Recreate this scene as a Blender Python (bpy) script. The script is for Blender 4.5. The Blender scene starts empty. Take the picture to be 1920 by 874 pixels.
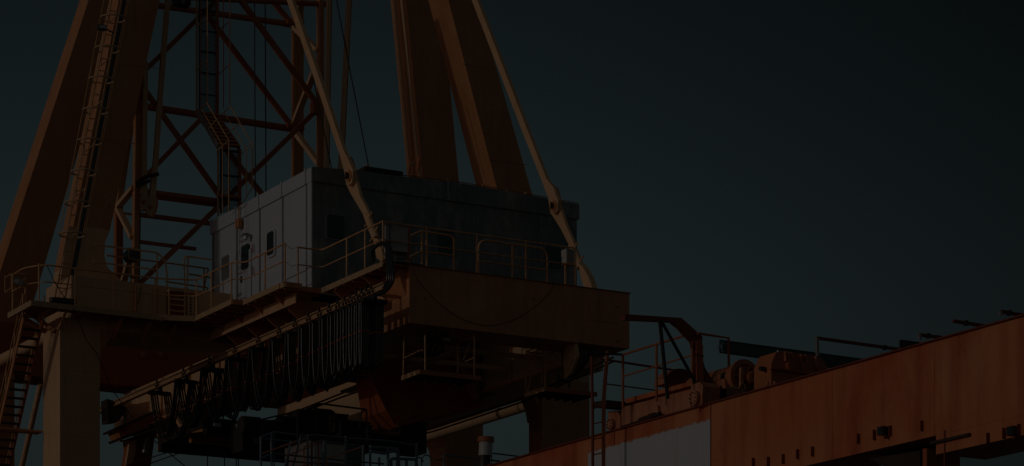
import bpy, math, random
from mathutils import Vector
random.seed(7)
R = math.radians
S = bpy.context.scene
COL = S.collection

# ---------------------------------------------------------------- camera
CAM = Vector((-33.94, -71.01, -17.7))
F, HY = 5100.0, 1680.0            # focal length in photo pixels, horizon row
cd = bpy.data.cameras.new('camera'); cam = bpy.data.objects.new('camera', cd); COL.objects.link(cam)
cam.location = CAM; cam.rotation_euler = (R(90), 0, -math.atan2(.4955, .8686))
cd.sensor_width = 36; cd.lens = 36*F/1920; cd.shift_y = (HY-437)/1920
cd.clip_start = .5; cd.clip_end = 20000
S.camera = cam

# ---------------------------------------------------------------- world, sun, exposure
SUN_AZ = (-0.985, 0.02)           # horizontal direction towards the sun
SUN_EL = 14.5
SKY_LO, SKY_BACK_FILL = .92, 1.2
w = bpy.data.worlds.new('World'); S.world = w; w.use_nodes = True
nt = w.node_tree; nt.nodes.clear()
sky = nt.nodes.new('ShaderNodeTexSky'); sky.sky_type = 'NISHITA'; sky.sun_disc = False
sky.sun_elevation = R(SUN_EL)
sky.sun_rotation = math.atan2(SUN_AZ[0], SUN_AZ[1])
sky.altitude = 0; sky.air_density = 1.0; sky.dust_density = .7; sky.ozone_density = 1.0
hs = nt.nodes.new('ShaderNodeHueSaturation'); hs.inputs['Hue'].default_value = .45; hs.inputs['Saturation'].default_value = .80
bg = nt.nodes.new('ShaderNodeBackground'); bg.inputs[1].default_value = .15
out = nt.nodes.new('ShaderNodeOutputWorld')
nt.links.new(sky.outputs[0], hs.inputs['Color'])
# the real sky is deeper overhead and on the side away from the sun: strengthen that fall-off (world directions)
tc = nt.nodes.new('ShaderNodeTexCoord'); sp = nt.nodes.new('ShaderNodeSeparateXYZ'); nt.links.new(tc.outputs['Generated'], sp.inputs[0])
def mr(src, a, b, c, d):
    r = nt.nodes.new('ShaderNodeMapRange'); r.interpolation_type = 'SMOOTHSTEP'
    for i, v in zip(('From Min','From Max','To Min','To Max'), (a, b, c, d)): r.inputs[i].default_value = v
    nt.links.new(src, r.inputs['Value']); return r.outputs[0]
dt = nt.nodes.new('ShaderNodeVectorMath'); dt.operation = 'DOT_PRODUCT'; dt.inputs[1].default_value = (.8686, -.4955, .25)
nt.links.new(tc.outputs['Generated'], dt.inputs[0])
mu = nt.nodes.new('ShaderNodeMath'); mu.operation = 'MULTIPLY'
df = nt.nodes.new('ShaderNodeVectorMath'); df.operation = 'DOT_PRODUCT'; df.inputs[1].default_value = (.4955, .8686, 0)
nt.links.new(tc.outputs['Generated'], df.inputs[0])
# sky behind the camera brightened: added fill for the shaded front faces
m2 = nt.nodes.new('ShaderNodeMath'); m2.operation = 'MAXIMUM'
nt.links.new(mr(sp.outputs[2], .19, .38, SKY_LO, SKY_LO*.5), mu.inputs[0]); nt.links.new(mr(dt.outputs['Value'], -.02, .34, 1.0, .25), mu.inputs[1])
m2_in = mr(df.outputs['Value'], .80, .1, 0.0, SKY_BACK_FILL)
m3 = nt.nodes.new('ShaderNodeMath'); m3.operation = 'MULTIPLY'; nt.links.new(mr(sp.outputs[2], .10, .22, .68, 1.0), m3.inputs[0]); nt.links.new(mu.outputs[0], m3.inputs[1])
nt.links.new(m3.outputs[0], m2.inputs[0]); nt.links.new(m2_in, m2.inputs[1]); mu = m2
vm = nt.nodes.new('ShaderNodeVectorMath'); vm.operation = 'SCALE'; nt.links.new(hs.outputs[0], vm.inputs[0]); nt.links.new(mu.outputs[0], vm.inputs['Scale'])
tn = nt.nodes.new('ShaderNodeMix'); tn.data_type = 'RGBA'; tn.blend_type = 'MULTIPLY'   # warm tint added to the fill sky behind the camera
nt.links.new(mr(df.outputs['Value'], .8, -.2, 0.0, 1.0), tn.inputs[0]); nt.links.new(vm.outputs[0], tn.inputs[6]); tn.inputs[7].default_value = (1.15, .93, .90, 1)
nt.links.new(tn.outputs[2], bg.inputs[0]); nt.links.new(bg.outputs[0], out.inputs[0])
sd = bpy.data.lights.new('sun', 'SUN'); sd.energy = 2.6; sd.angle = R(.5); sd.color = (1, .92, .83)
so = bpy.data.objects.new('sun', sd); COL.objects.link(so)
tosun = Vector((SUN_AZ[0]*math.cos(R(SUN_EL)), SUN_AZ[1]*math.cos(R(SUN_EL)), math.sin(R(SUN_EL))))
so.rotation_euler = tosun.to_track_quat('Z', 'Y').to_euler()
so.location = (-60, 0, 60)
S.view_settings.view_transform = 'Standard'; S.view_settings.look = 'None'
S.view_settings.gamma = 1; S.view_settings.use_curve_mapping = False
S.view_settings.exposure = -4.95

# ---------------------------------------------------------------- helpers
def V(*a): return Vector(a[0] if len(a) == 1 else a)
def U(px, py, X=None, Y=None, Z=None):
    """the point of the real plane X=, Y= or Z= that shows at this pixel of the photo"""
    a = (px-960)/F; b = (HY-py)/F
    d = Vector((.4955+a*.8686, .8686-a*.4955, b))
    t = (X-CAM.x)/d.x if X is not None else (Y-CAM.y)/d.y if Y is not None else (Z-CAM.z)/d.z
    return CAM+d*t
ORG = {}
class MB:
    def __init__(s): s.v = []; s.f = []; s.sm = []
    def add(s, vs, fs, smooth=False):
        o = len(s.v); s.v += [V(q) for q in vs]
        for f in fs: s.f.append([i+o for i in f]); s.sm.append(smooth)
        return s
    def box(s, x0, x1, y0, y1, z0, z1):
        x0, x1 = sorted((x0, x1)); y0, y1 = sorted((y0, y1)); z0, z1 = sorted((z0, z1))
        return s.add([(x0,y0,z0),(x1,y0,z0),(x1,y1,z0),(x0,y1,z0),(x0,y0,z1),(x1,y0,z1),(x1,y1,z1),(x0,y1,z1)],
                     [(0,3,2,1),(4,5,6,7),(0,1,5,4),(1,2,6,5),(2,3,7,6),(3,0,4,7)])
    def prism(s, poly, vec):
        n = len(poly); vec = V(vec)
        a = [V(p) for p in poly]; nrm = Vector((0,0,0))
        for i in range(n): nrm += a[i].cross(a[(i+1) % n])
        if nrm.dot(vec) > 0: a.reverse()
        return s.add(a+[p+vec for p in a], [list(range(n)), list(range(2*n-1, n-1, -1))]+[((i+1) % n, i, i+n, (i+1) % n+n) for i in range(n)])
    def beam(s, p, q, w, h, up=(0,0,1)):
        p, q = V(p), V(q); t = (q-p).normalized(); up = V(up)
        if abs(t.dot(up)) > .98: up = Vector((0,1,0))
        sd = t.cross(up).normalized(); u2 = sd.cross(t).normalized()
        c = [p+sd*a*w/2+u2*b*h/2 for a, b in ((-1,-1),(1,-1),(1,1),(-1,1))]
        return s.prism(c, q-p)
    def loft(s, A, B):
        n = len(A)
        return s.add([V(p) for p in A]+[V(p) for p in B], [list(range(n-1, -1, -1)), list(range(n, 2*n))]+[(i, (i+1) % n, (i+1) % n+n, i+n) for i in range(n)])
    def tube(s, pts, r, n=8, closed=False):
        pts = [V(p) for p in pts]; m = len(pts); rings = []; prev = None
        for i in range(m):
            a = pts[i-1] if (i or closed) else pts[0]; b = pts[(i+1) % m] if (i < m-1 or closed) else pts[-1]
            t = (b-a).normalized()
            if prev is None:
                ref = Vector((0,0,1)) if abs(t.z) < .9 else Vector((0,1,0))
                u = t.cross(ref).normalized()
            else:
                u = (prev-t*prev.dot(t)).normalized()
            prev = u; v = t.cross(u)
            rings.append([pts[i]+(u*math.cos(6.28318*k/n)+v*math.sin(6.28318*k/n))*r for k in range(n)])
        vs = [p for rg in rings for p in rg]; fs = []
        for i in range(m if closed else m-1):
            j = (i+1) % m
            for k in range(n): fs.append((i*n+k, i*n+(k+1) % n, j*n+(k+1) % n, j*n+k))
        s.add(vs, fs, True)
        if not closed:
            s.add(rings[0], [list(range(n-1, -1, -1))]); s.add(rings[-1], [list(range(n))])
        return s
    def disc(s, c, ax, r, t, n=24):
        c = V(c); ax = V(ax).normalized(); return s.tube([c, c+ax*t], r, n)
    def build(s, name, mat, parent=None, label=None, kind=None):
        me = bpy.data.meshes.new(name)
        if parent is None:
            lo = Vector([min(v[i] for v in s.v) for i in range(3)]); hi = Vector([max(v[i] for v in s.v) for i in range(3)])
            o0 = Vector(((lo.x+hi.x)/2, (lo.y+hi.y)/2, lo.z))
        else: o0 = ORG[parent.name]
        me.from_pydata([v-o0 for v in s.v], [], s.f); me.polygons.foreach_set('use_smooth', s.sm)
        me.materials.append(mat); me.update()
        o = bpy.data.objects.new(name, me); COL.objects.link(o)
        if parent is None: o.location = o0
        else: o.parent = parent
        ORG[o.name] = o0
        if label: o['label'] = label
        if kind: o['kind'] = kind
        return o
def thing(name, loc, label, cat, group=None):
    o = bpy.data.objects.new(name, None); COL.objects.link(o); o.location = loc; o.empty_display_size = .3
    ORG[o.name] = V(loc); o['label'] = label; o['category'] = cat
    if group: o['group'] = group
    return o
def tag(o, label, cat, group=None):
    o['label'] = label; o['category'] = cat
    if group: o['group'] = group
    return o
def lerp(a, b, t): return V(a)+(V(b)-V(a))*t
def fillet(pts, r=.12, k=4):
    pts = [V(p) for p in pts]; o = [pts[0]]
    for i in range(1, len(pts)-1):
        a, b, c = pts[i-1], pts[i], pts[i+1]
        ra = min(r, (a-b).length*.45, (c-b).length*.45)
        p, q = b+(a-b).normalized()*ra, b+(c-b).normalized()*ra
        for j in range(k+1):
            t = j/k; o.append(p*(1-t)**2+b*2*t*(1-t)+q*t*t)
    o.append(pts[-1]); return o

# ---------------------------------------------------------------- materials
def mat(name, base, rough=.55, alt=None, altamt=.5, rust=0, rustcol=(.16,.045,.015), streak=0, scale=1.2, dirt=.25, metal=0, bump=.25, spec=.35, blotch=None, bl=.6, bs=.5):
    m = bpy.data.materials.new(name); m.use_nodes = True; t = m.node_tree; N = t.nodes; L = t.links
    b = N['Principled BSDF']; b.inputs['Roughness'].default_value = rough; b.inputs['Metallic'].default_value = metal
    b.inputs['Specular IOR Level'].default_value = spec
    geo = N.new('ShaderNodeNewGeometry')
    def noise(sc, vec_scale=(1,1,1), detail=5, rgh=.6):
        mp = N.new('ShaderNodeMapping'); mp.inputs['Scale'].default_value = vec_scale
        n = N.new('ShaderNodeTexNoise'); n.inputs['Scale'].default_value = sc; n.inputs['Detail'].default_value = detail; n.inputs['Roughness'].default_value = rgh
        L.new(geo.outputs['Position'], mp.inputs[0]); L.new(mp.outputs[0], n.inputs[0]); return n.outputs['Fac']
    def ramp(src, a, c, v0=0, v1=1):
        r = N.new('ShaderNodeMapRange'); r.inputs['From Min'].default_value = a; r.inputs['From Max'].default_value = c
        r.inputs['To Min'].default_value = v0; r.inputs['To Max'].default_value = v1; L.new(src, r.inputs['Value']); return r.outputs[0]
    def mix(fac, c1, c2, mode='MIX'):
        x = N.new('ShaderNodeMix'); x.data_type = 'RGBA'; x.blend_type = mode
        if isinstance(fac, (int, float)): x.inputs[0].default_value = fac
        else: L.new(fac, x.inputs[0])
        for i, c in ((6, c1), (7, c2)):
            if isinstance(c, tuple): x.inputs[i].default_value = (*c, 1)
            else: L.new(c, x.inputs[i])
        return x.outputs[2]
    col = mix(ramp(noise(scale*.6), .35, .68, 0, altamt), base, alt or tuple(c*.72 for c in base))
    if blotch:
        col = mix(ramp(noise(bs, (1,1,.45), 7, .62), .50, .66, 0, bl), col, blotch)
        col = mix(ramp(noise(bs*2.7, (1,1,.3), 8, .7), .55, .70, 0, bl*.6), col, tuple(c*.7 for c in blotch))
    if dirt: col = mix(ramp(noise(scale*6, (1,1,.8), 8, .7), .35, .85, 0, dirt*1.6), col, tuple(c*.42 for c in base), 'MIX')
    if streak: col = mix(ramp(noise(scale*1.6, (2.2,2.2,.22), 4, .55), .52-(.05 if streak > .6 else 0), .80-(.10 if streak > .6 else 0), 0, streak), col, rustcol)
    if rust: col = mix(ramp(noise(scale*3.5, (1,1,.7), 9, .72), .66-.12*rust, .70-.06*rust, 0, min(1, .5+rust)), col, tuple(c*.8 for c in rustcol))
    L.new(col, b.inputs['Base Color'])
    if bump:
        bp = N.new('ShaderNodeBump'); bp.inputs['Strength'].default_value = bump; bp.inputs['Distance'].default_value = .02
        L.new(noise(scale*7, (1,1,1), 6), bp.inputs['Height']); L.new(bp.outputs[0], b.inputs['Normal'])
    L.new(ramp(noise(scale*3), .3, .7, rough*.8, min(1, rough*1.25)), b.inputs['Roughness'])
    return m
M = dict(
    crane=mat('crane_paint', (.67,.32,.145), .5, (.58,.24,.095), .7, rust=.14, streak=.3, dirt=.16, blotch=(.50,.17,.055), bl=.5, bs=.45),
    beam=mat('beam_paint', (.76,.35,.16), .5, (.62,.26,.11), .7, rust=.12, streak=.35, dirt=.25, blotch=(.50,.20,.08), bl=.5, bs=.5),
    leg=mat('leg_paint', (.77,.50,.285), .5, (.72,.43,.22), .6, rust=.05, streak=.22, dirt=.12),
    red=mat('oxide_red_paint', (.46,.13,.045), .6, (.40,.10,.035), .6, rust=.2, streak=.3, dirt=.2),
    truss=mat('truss_paint', (.50,.18,.07), .55, (.38,.11,.04), .6, rust=.2, streak=.3, dirt=.2),
    rail=mat('handrail_paint', (.82,.50,.25), .45, (.5,.19,.05), .6, rust=.1, dirt=.15, scale=3),
    boom=mat('boom_paint', (.68,.28,.12), .55, (.62,.16,.05), .85, rust=.1, rustcol=(.34,.055,.016), streak=.7, scale=.5, dirt=.15, blotch=(.52,.09,.027), bl=.9, bs=.42),
    boomtop=mat('boom_gear_paint', (.62,.29,.16), .55, (.48,.15,.06), .7, rust=.35, rustcol=(.22,.045,.015), streak=.7, dirt=.25),
    rustred=mat('rusty_rail_paint', (.24,.055,.025), .6, rust=.3, dirt=.2),
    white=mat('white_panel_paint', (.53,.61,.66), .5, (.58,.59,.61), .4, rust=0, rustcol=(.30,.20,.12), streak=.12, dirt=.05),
    white_shaded=mat('shaded_stained_panel_paint', (.22,.27,.28), .55, (.13,.18,.18), .9, rustcol=(.46,.50,.42), streak=.35, dirt=.35, scale=.9, blotch=(.44,.48,.41), bl=.75, bs=1.5),  # front wall's shade put into the base colour; the pale blotches are stains
    gaskets=mat('grey_joint_strip', (.30,.32,.34), .6, dirt=.3),
    glass=mat('dark_green_glass', (.015,.028,.026), .12, dirt=0, bump=0, spec=.6),
    black=mat('black_rubber', (.024,.024,.025), .30, dirt=.1, bump=.05, scale=4, spec=.7),
    dark=mat('dark_steel', (.045,.04,.038), .5, rust=.2, dirt=.3),
    grease=mat('greased_steel', (.06,.035,.022), .5, rust=.3, dirt=.3),
    steel=mat('galvanised_steel', (.36,.36,.35), .42, metal=.5, dirt=.2),
    bluegrey=mat('blue_grey_paint', (.16,.22,.26), .45, rust=.25, dirt=.2, scale=2),
    boxgrey=mat('junction_box_grey', (.55,.56,.52), .5, dirt=.2, rust=.1),
    cab=mat('cab_grey_paint', (.24,.22,.20), .5, streak=.3, dirt=.2),
    blue=mat('faded_blue_paint', (.16,.24,.30), .5, rust=.2, streak=.2, dirt=.2),
    wire=mat('wire_rope', (.03,.028,.027), .5, dirt=0, bump=0),
    deck=mat('deck_plate', (.40,.16,.055), .7, rust=.5, rustcol=(.16,.05,.02), dirt=.35, scale=2.5),
    cream=mat('cream_rail_paint', (.60,.42,.24), .5, (.5,.3,.14), .5, rust=.2, streak=.2, dirt=.2),
    lamp=mat('lamp_glass', (.55,.58,.58), .15, dirt=.1, bump=0),
    concrete=mat('quay_concrete', (.13,.12,.11), .8, scale=.05, dirt=.2, bump=.1),
    water=mat('harbour_water', (.02,.035,.04), .12, scale=.2, dirt=0, bump=.4, spec=.5),
)
# white tarp-like paint patch on the boom girder: white with a ragged rust-dripped top edge
def patch_mat():
    m = bpy.data.materials.new('white_rust_dripped_paint'); m.use_nodes = True; t = m.node_tree; N = t.nodes; L = t.links
    b = N['Principled BSDF']; b.inputs['Roughness'].default_value = .55
    geo = N.new('ShaderNodeNewGeometry'); sep = N.new('ShaderNodeSeparateXYZ'); L.new(geo.outputs['Position'], sep.inputs[0])
    def noise(scale, sc):
        mp = N.new('ShaderNodeMapping'); mp.inputs['Scale'].default_value = sc
        n = N.new('ShaderNodeTexNoise'); n.inputs['Scale'].default_value = scale; n.inputs['Detail'].default_value = 1.5
        L.new(geo.outputs['Position'], mp.inputs[0]); L.new(mp.outputs[0], n.inputs[0]); return n.outputs['Fac']
    a = N.new('ShaderNodeMath'); a.operation = 'MULTIPLY_ADD'; a.inputs[1].default_value = .17; L.new(noise(5.5, (1,1,.05)), a.inputs[0]); L.new(sep.outputs[2], a.inputs[2])
    r = N.new('ShaderNodeMapRange'); r.inputs['From Min'].default_value = ZPT-.06; r.inputs['From Max'].default_value = ZPT-.02
    L.new(a.outputs[0], r.inputs['Value'])
    r2 = N.new('ShaderNodeMapRange'); r2.inputs['From Min'].default_value = .56; r2.inputs['From Max'].default_value = .8; r2.inputs['To Max'].default_value = .3
    L.new(noise(7, (1,1,.04)), r2.inputs['Value'])
    mx = N.new('ShaderNodeMix'); mx.data_type = 'RGBA'; mx.inputs[6].default_value = (.55,.59,.61,1); mx.inputs[7].default_value = (.38,.17,.07,1); L.new(r2.outputs[0], mx.inputs[0])
    mx2 = N.new('ShaderNodeMix'); mx2.data_type = 'RGBA'; mx2.inputs[7].default_value = (.50,.17,.06,1); L.new(mx.outputs[2], mx2.inputs[6]); L.new(r.outputs[0], mx2.inputs[0])
    L.new(mx2.outputs[2], b.inputs['Base Color']); return m

# ================================================================ ground and water
MB().box(-900, 900, -2.5-70, 300, -19.6, -19.4).build('quay', M['concrete'], kind='structure')
MB().add([(-6000,-6000,-21.5),(6000,-6000,-21.5),(6000,9000,-21.5),(-6000,9000,-21.5)], [(0,1,2,3)]).build('sea', M['water'], kind='structure')

# ================================================================ railings
def railing(t, base, h=1.17, spacing=1.35, m=None, post_mid=True, r=.026, closed_ends=True, posts=None, mid=.56, toe=False, endpost=True):
    """posts, top rail and mid rail along the base polyline"""
    m = m or M['rail']; base = [V(p) for p in base]
    up = Vector((0,0,h)); top = fillet([p+up for p in base], .2)
    MB().tube(top, r).build('top_rail', m, t)
    MB().tube(fillet([p+up*mid for p in base], .2), r*.78).build('mid_rail', m, t)
    ps = []
    for a, b in zip(base, base[1:]):
        L = (b-a).length; n = max(1, round(L/spacing))
        for k in range(n+1): ps.append(lerp(a, b, k/n))
    if posts is not None: ps = [V(p) for p in posts]
    seen = []
    for p in ps:
        if any((p-q).length < .3 for q in seen): continue
        seen.append(p)
        MB().tube([p-Vector((0,0,.08)), p+up], r*1.05).box(p.x-.05, p.x+.05, p.y-.05, p.y+.05, p.z-.0, p.z+.02).build('post', m, t)

# ================================================================ portal frame
XL0, XL1, YF0, YF1 = -4.32, -3.01, 9.2, 10.7
pf = thing('portal_frame', (4, 15, -19.4), 'orange steel portal frame of four tall legs and cross beams carrying the whole crane', 'crane frame')
l = MB().box(XL0-.003, XL1, YF0-.004, YF1, -19.4, .25)
l.build('leg', M['leg'], pf)
MB().prism([(XL1,YF0+.002,-1.15),(XL1,YF0+.002,0),(XL1+1.0,YF0+.002,0),(XL1+.62,YF0+.002,-.06),(XL1+.3,YF0+.002,-.28),(XL1+.08,YF0+.002,-.62)], (0,1.48,0)).build('haunch', M['crane'], pf)
# right front leg with flared head
MB().box(13.0, 14.9, YF0, 10.1, -19.4, 0).build('leg', M['crane'], pf)
MB().prism([(13.0,9.3,0),(13.0,9.3,-1.4),(12.92,9.3,-1.0),(12.7,9.3,-.55),(12.35,9.3,-.2),(11.9,9.3,0)], (0,.9,0)).build('haunch', M['crane'], pf)
MB().prism([(13.02,10.1,-1.2),(13.02,10.1,0),(13.02,11.6,0),(13.02,10.9,-.15),(13.02,10.35,-.55)], (.9,0,0)).build('haunch', M['leg'], pf)
MB().box(-3.95, 14.9, YF0, 11.45, 0.003, 1.6).build('cross_beam', M['leg'], pf)
# stiffener plates on cross beam (visible left end)
# rear portal
MB().box(-3.2, 16.7, 20, 21.6, .5, 2.3).build('cross_beam', M['red'], pf)
MB().box(15.2, 16.7, 20, 21.5, -19.4, .5).build('leg', M['crane'], pf)
MB().box(-3.6, -2.0, 20, 21.5, -19.4, .5).build('leg', M['crane'], pf)
MB().prism([(15.2,20.002,-1.3),(15.2,20.002,.5),(13.4,20.002,.5),(14.1,20.002,.4),(14.75,20.002,0),(15.1,20.002,-.6)], (0,1.4,0)).build('haunch', M['crane'], pf)
MB().box(13.0, 14.5, 11.46, 19.99, 0, 1.6).build('side_beam', M['crane'], pf)
MB().tube([(13.75, 10.3, -.5), (13.75, 20.3, -.5)], .2, 20).build('brace_tube', M['leg'], pf)
MB().tube([(-3.7, 10.6, .2), (-3.7, 20.3, .2)], .2, 20).build('brace_tube', M['leg'], pf)
a, b = U(76,722,X=-4.0), U(40,880,X=-4.0)
MB().tube([a, a+(b-a)*4], .09, 14).build('brace_tube', M['leg'], pf)
for px in (270, 302):
    c = U(px, 665, Y=19.99); MB().disc(c, (0,-1,0), .16, .07, 12).disc(c+Vector((0,-.07,0)), (0,-1,0), .08, .05, 8).build('bolt_boss', M['truss'], pf)
# upper sill gusset carrying the inclined leg, with concave cut
g = [(105,577),(128,428),(150,424),(206,432),(197,455),(196,480),(201,500),(216,516),(234,531),(312,541),(314,593),(200,590)]
MB().prism([U(x, y, Y=10.36) for x, y in g], (0,.055,0)).build('gusset_plate', M['leg'], pf)
MB().prism([U(x, y, Y=10.30) for x, y in ((234,531),(312,541),(312,544),(234,534))], (0,.055,0)).build('flange', M['leg'], pf)
for px, a, b in ((293,541,590),(255,536,585)):
    p, q = U(px, a, Y=9.13), U(px, b, Y=9.13)
    MB().beam(p, q, .05, .05).build('stiffener', M['crane'], pf)

# ================================================================ inclined A-frame legs
def inclined(pxs, Yf, dep, lab, m, thick_bottom=None):
    """pxs: four (left,top)(right,top)(right,bottom)(left,bottom) corners of the dark face on plane Y"""
    t = thing('inclined_leg', U(*pxs[3], Y=Yf), lab, 'crane leg', 'inclined legs of the upper frame')
    A = [U(*p, Y=Yf) for p in pxs]
    A[0], A[1] = A[0]+(A[0]-A[3])*.35, A[1]+(A[1]-A[2])*.35
    MB().prism(A, (0, dep, 0)).build('box_section', m, t)
    return t, A
leg2, A2 = inclined([(229,-30),(306,-30),(206,432),(122,500)], 10.42, 1.0, 'broad inclined leg with a caged ladder up its narrow lit side', M['crane'])
# lower narrow lit continuation of the leg to the deck
lo_a, lo_b, lo_c = U(122,500,Y=10.42), U(104,582,Y=10.42), U(140,582,Y=10.42)
MB().prism([lo_a, lo_b, lo_c, U(160,480,Y=10.42)], (0,.94,0)).build('foot', M['leg'], leg2)
for z in (1,):
    a, b = U(232,0,Y=10.37), U(131,540,Y=10.34)
    MB().beam(a, b, .14, .07, (0,-1,0)).build('cable_tray', M['black'], leg2)
leg1, A1 = inclined([(176,-30),(240,-30),(26,690),(-62,700)], 22.0, 1.2, 'far left inclined leg behind the caged ladder with pale outer edge', M['crane'])
leg3, A3 = inclined([(759,-30),(826,-30),(866,400),(800,400)], 22.0, 1.25, 'near vertical leg behind the machinery house roof, striped by narrow shadows', M['crane'])
leg4, A4 = inclined([(833,-30),(886,-30),(1042,520),(975,520)], 9.3, 1.25, 'inclined leg right of centre running down behind the roof of the machinery house', M['crane'])
# foot lug plates on leg 3
for px, py in ((765,312),(783,306)):
    c = U(px, py, X=14.2)
    MB().disc(c, (1,-.3,0), .3, .04, 18).build('round_lug', M['truss'], leg3)
MB().tube([U(765,312,X=14.2), U(783,304,X=15.0)], .05).build('lug_pin', M['rail'], leg3)
# thin flange ribs along leg 3's lit side
for a, b in (((736,-30),(770,345)), ((750,-30),(788,345))):
    MB().beam(U(*a, X=14.0), U(*b, X=15.0), .05, .16, (0,1,0)).build('edge_flange', M['leg'], leg3)

# ================================================================ caged ladder on leg 2
cl = thing('caged_ladder', U(100,565,Y=8.75), 'long caged ladder climbing the inclined leg above the left platform', 'ladder')
b0, t0 = U(102,562,Y=8.75), U(214,-25,Y=8.75)
wv = Vector((.33,0,0))
MB().tube([b0, t0], .028).build('stile', M['rail'], cl); MB().tube([b0+wv, t0+wv], .028).build('stile', M['rail'], cl)
n = 26
for k in range(1, n):
    p = lerp(b0, t0, k/n); MB().tube([p, p+wv], .017, 6).build('rung', M['rail'], cl)
for k in range(9):
    p = lerp(b0, t0, .20+k*.0985); c = p+Vector((.08,-.30,0)); pts = []
    for j in range(19):
        an = R(115+310*j/18+0); pts.append(c+Vector((math.sin(an)*.40, math.cos(an)*.40, 0)))
    pts = [p+Vector((-.0,.0,0))]+[c+Vector((-.40*math.sin(R(th)), .40*math.cos(R(th)), 0)) for th in range(25, 336, 15)]+[p+wv]
    MB().tube(pts, .03, 6).build('hoop', M['cream'], cl)
for th in (70, 130, 180, 230, 290):
    off = Vector((.08-.40*math.sin(R(th)), -.30+.40*math.cos(R(th)), 0))
    MB().tube([lerp(b0,t0,.20)+off, lerp(b0,t0,1)+off], .014, 6).build('cage_strap', M['rail'], cl)
for k in range(7):
    p = lerp(b0, t0, .08+k*.14)+wv*.5
    MB().tube([p+Vector((-.16,0,0)), p+Vector((.0,.42,-.2)), p+Vector((.16,0,0))], .018, 6).build('stand_off', M['rail'], cl)
fl = thing('floodlight', U(193,52,Y=8.3), 'small floodlight fixed to the hoops of the caged ladder near the top', 'lamp')
c = U(191,52,Y=8.2); MB().box(c.x-.13,c.x+.13,c.y-.1,c.y+.1,c.z-.07,c.z+.07).build('housing', M['dark'], fl)
MB().box(c.x-.11,c.x+.11,c.y-.11,c.y-.101,c.z-.05,c.z+.05).build('lens', M['lamp'], fl)
MB().tube([c+Vector((.1,0,0)), U(205,58,Y=8.5), U(218,64,Y=8.9)], .022, 6).build('arm', M['dark'], fl)

# ================================================================ girders, end tie beam
g1 = thing('main_girder', (3,9,-1.19), 'left main girder running away behind the hanging cable loops', 'girder', 'twin main girders')
MB().box(2.31, 3.8, .01, 20.6, -1.19, .3).build('box_section', M['leg'], g1)
for y in (2, 4.5, 7, 9.5, 12, 14.5, 17):
    MB().box(2.25, 2.31, y, y+.06, -1.05, .28).build('stiffener', M['crane'], g1)
MB().box(2.12, 2.309, .02, 20.6, -1.25, -1.192).build('flange', M['crane'], g1)
g2 = thing('main_girder', (9,9,-1.6), 'right main girder with sunlit patches seen beneath the hanging cables', 'girder', 'twin main girders')
MB().box(8.3, 9.79, .01, 20.5, -1.6, .3).build('box_section', M['leg'], g2)
MB().box(8.2, 8.3, .02, 20.5, -1.66, -1.602).build('flange', M['crane'], g2)
for y in (1, 3, 5, 7, 9, 11): MB().box(8.24, 8.299, y, y+.05, -1.59, .25).build('stiffener', M['crane'], g2)
tb = thing('end_tie_beam', (6,-.7,-1.19), 'large shaded orange box beam spanning in front of the machinery house', 'beam')
MB().box(2.31, 9.79, -1.5, 0, -1.19, .47).build('box_section', M['beam'], tb)
MB().box(2.25, 9.83, -1.54, -.0, .472, .492).build('top_plate', M['deck'], tb)
for x in (3.35, 4.9, 6.5, 8.1): MB().box(x, x+.012, -1.506, -1.5, -1.15, .45).build('weld_seam', M['crane'], tb)
MB().prism([(2.0,-1.3,.47),(2.3,-1.3,.47),(2.3,-1.3,-.35),(2.18,-1.3,-.1)], (0,1.1,0)).build('bracket', M['crane'], tb)
# support frames hanging below the tie beam
pts = [(752,694),(800,640),(838,655),(888,735),(910,748),(700,800),(690,700)]
hb = thing('girder_bracket', U(735,790,Y=7), 'dark tapered steel bracket standing between the girders below the tie beam', 'bracket')
A = [U(690,700,Y=3.2), U(741,690,Y=3.2), U(782,776,Y=3.2), U(738,796,Y=3.2)]
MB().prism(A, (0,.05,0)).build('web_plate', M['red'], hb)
B = [U(741,690,Y=3.19), U(749,694,Y=3.19), U(790,778,Y=3.19), U(782,776,Y=3.19)]
MB().prism(B, (0,.5,0)).build('flange_plate', M['red'], hb)
hb2 = thing('deep_cross_girder', (7,5,-3), 'deep shaded cross girder under the tie beam sloping down at both ends', 'girder')
A = [U(700,640,Y=5.0), U(1050,676,Y=5.0), U(1000,700,Y=5.0), U(962,728,Y=5.0), U(913,745,Y=5.0), U(905,762,Y=5.0), U(815,782,Y=5.0), U(748,800,Y=5.0), U(722,770,Y=5)]
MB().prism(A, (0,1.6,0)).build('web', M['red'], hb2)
for a, b, c, d in (((833,650),(845,650),(893,745),(884,752)), ((940,640),(956,640),(990,715),(975,722))):
    MB().prism([U(*q, Y=4.98) for q in (a, b, c, d)], (0,-.25,0)).build('stiffener', M['crane'], hb2)
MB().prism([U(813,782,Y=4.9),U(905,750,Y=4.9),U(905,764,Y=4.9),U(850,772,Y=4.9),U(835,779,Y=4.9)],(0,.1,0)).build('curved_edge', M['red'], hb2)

# black cable swag on the tie beam face
pts = [U(770,488,Y=-1.6)]+[U(x, 610-((x-912)/134.0)**2*85+ (x-912)*.05, Y=-1.55) for x in range(782, 1040, 12)]+[U(1040,524,Y=-1.55)]
tag(MB().tube(pts, .009, 6).build('slack_cable', M['wire']), 'thin black cable drooping in an arc across the face of the tie beam', 'cable')

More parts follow.
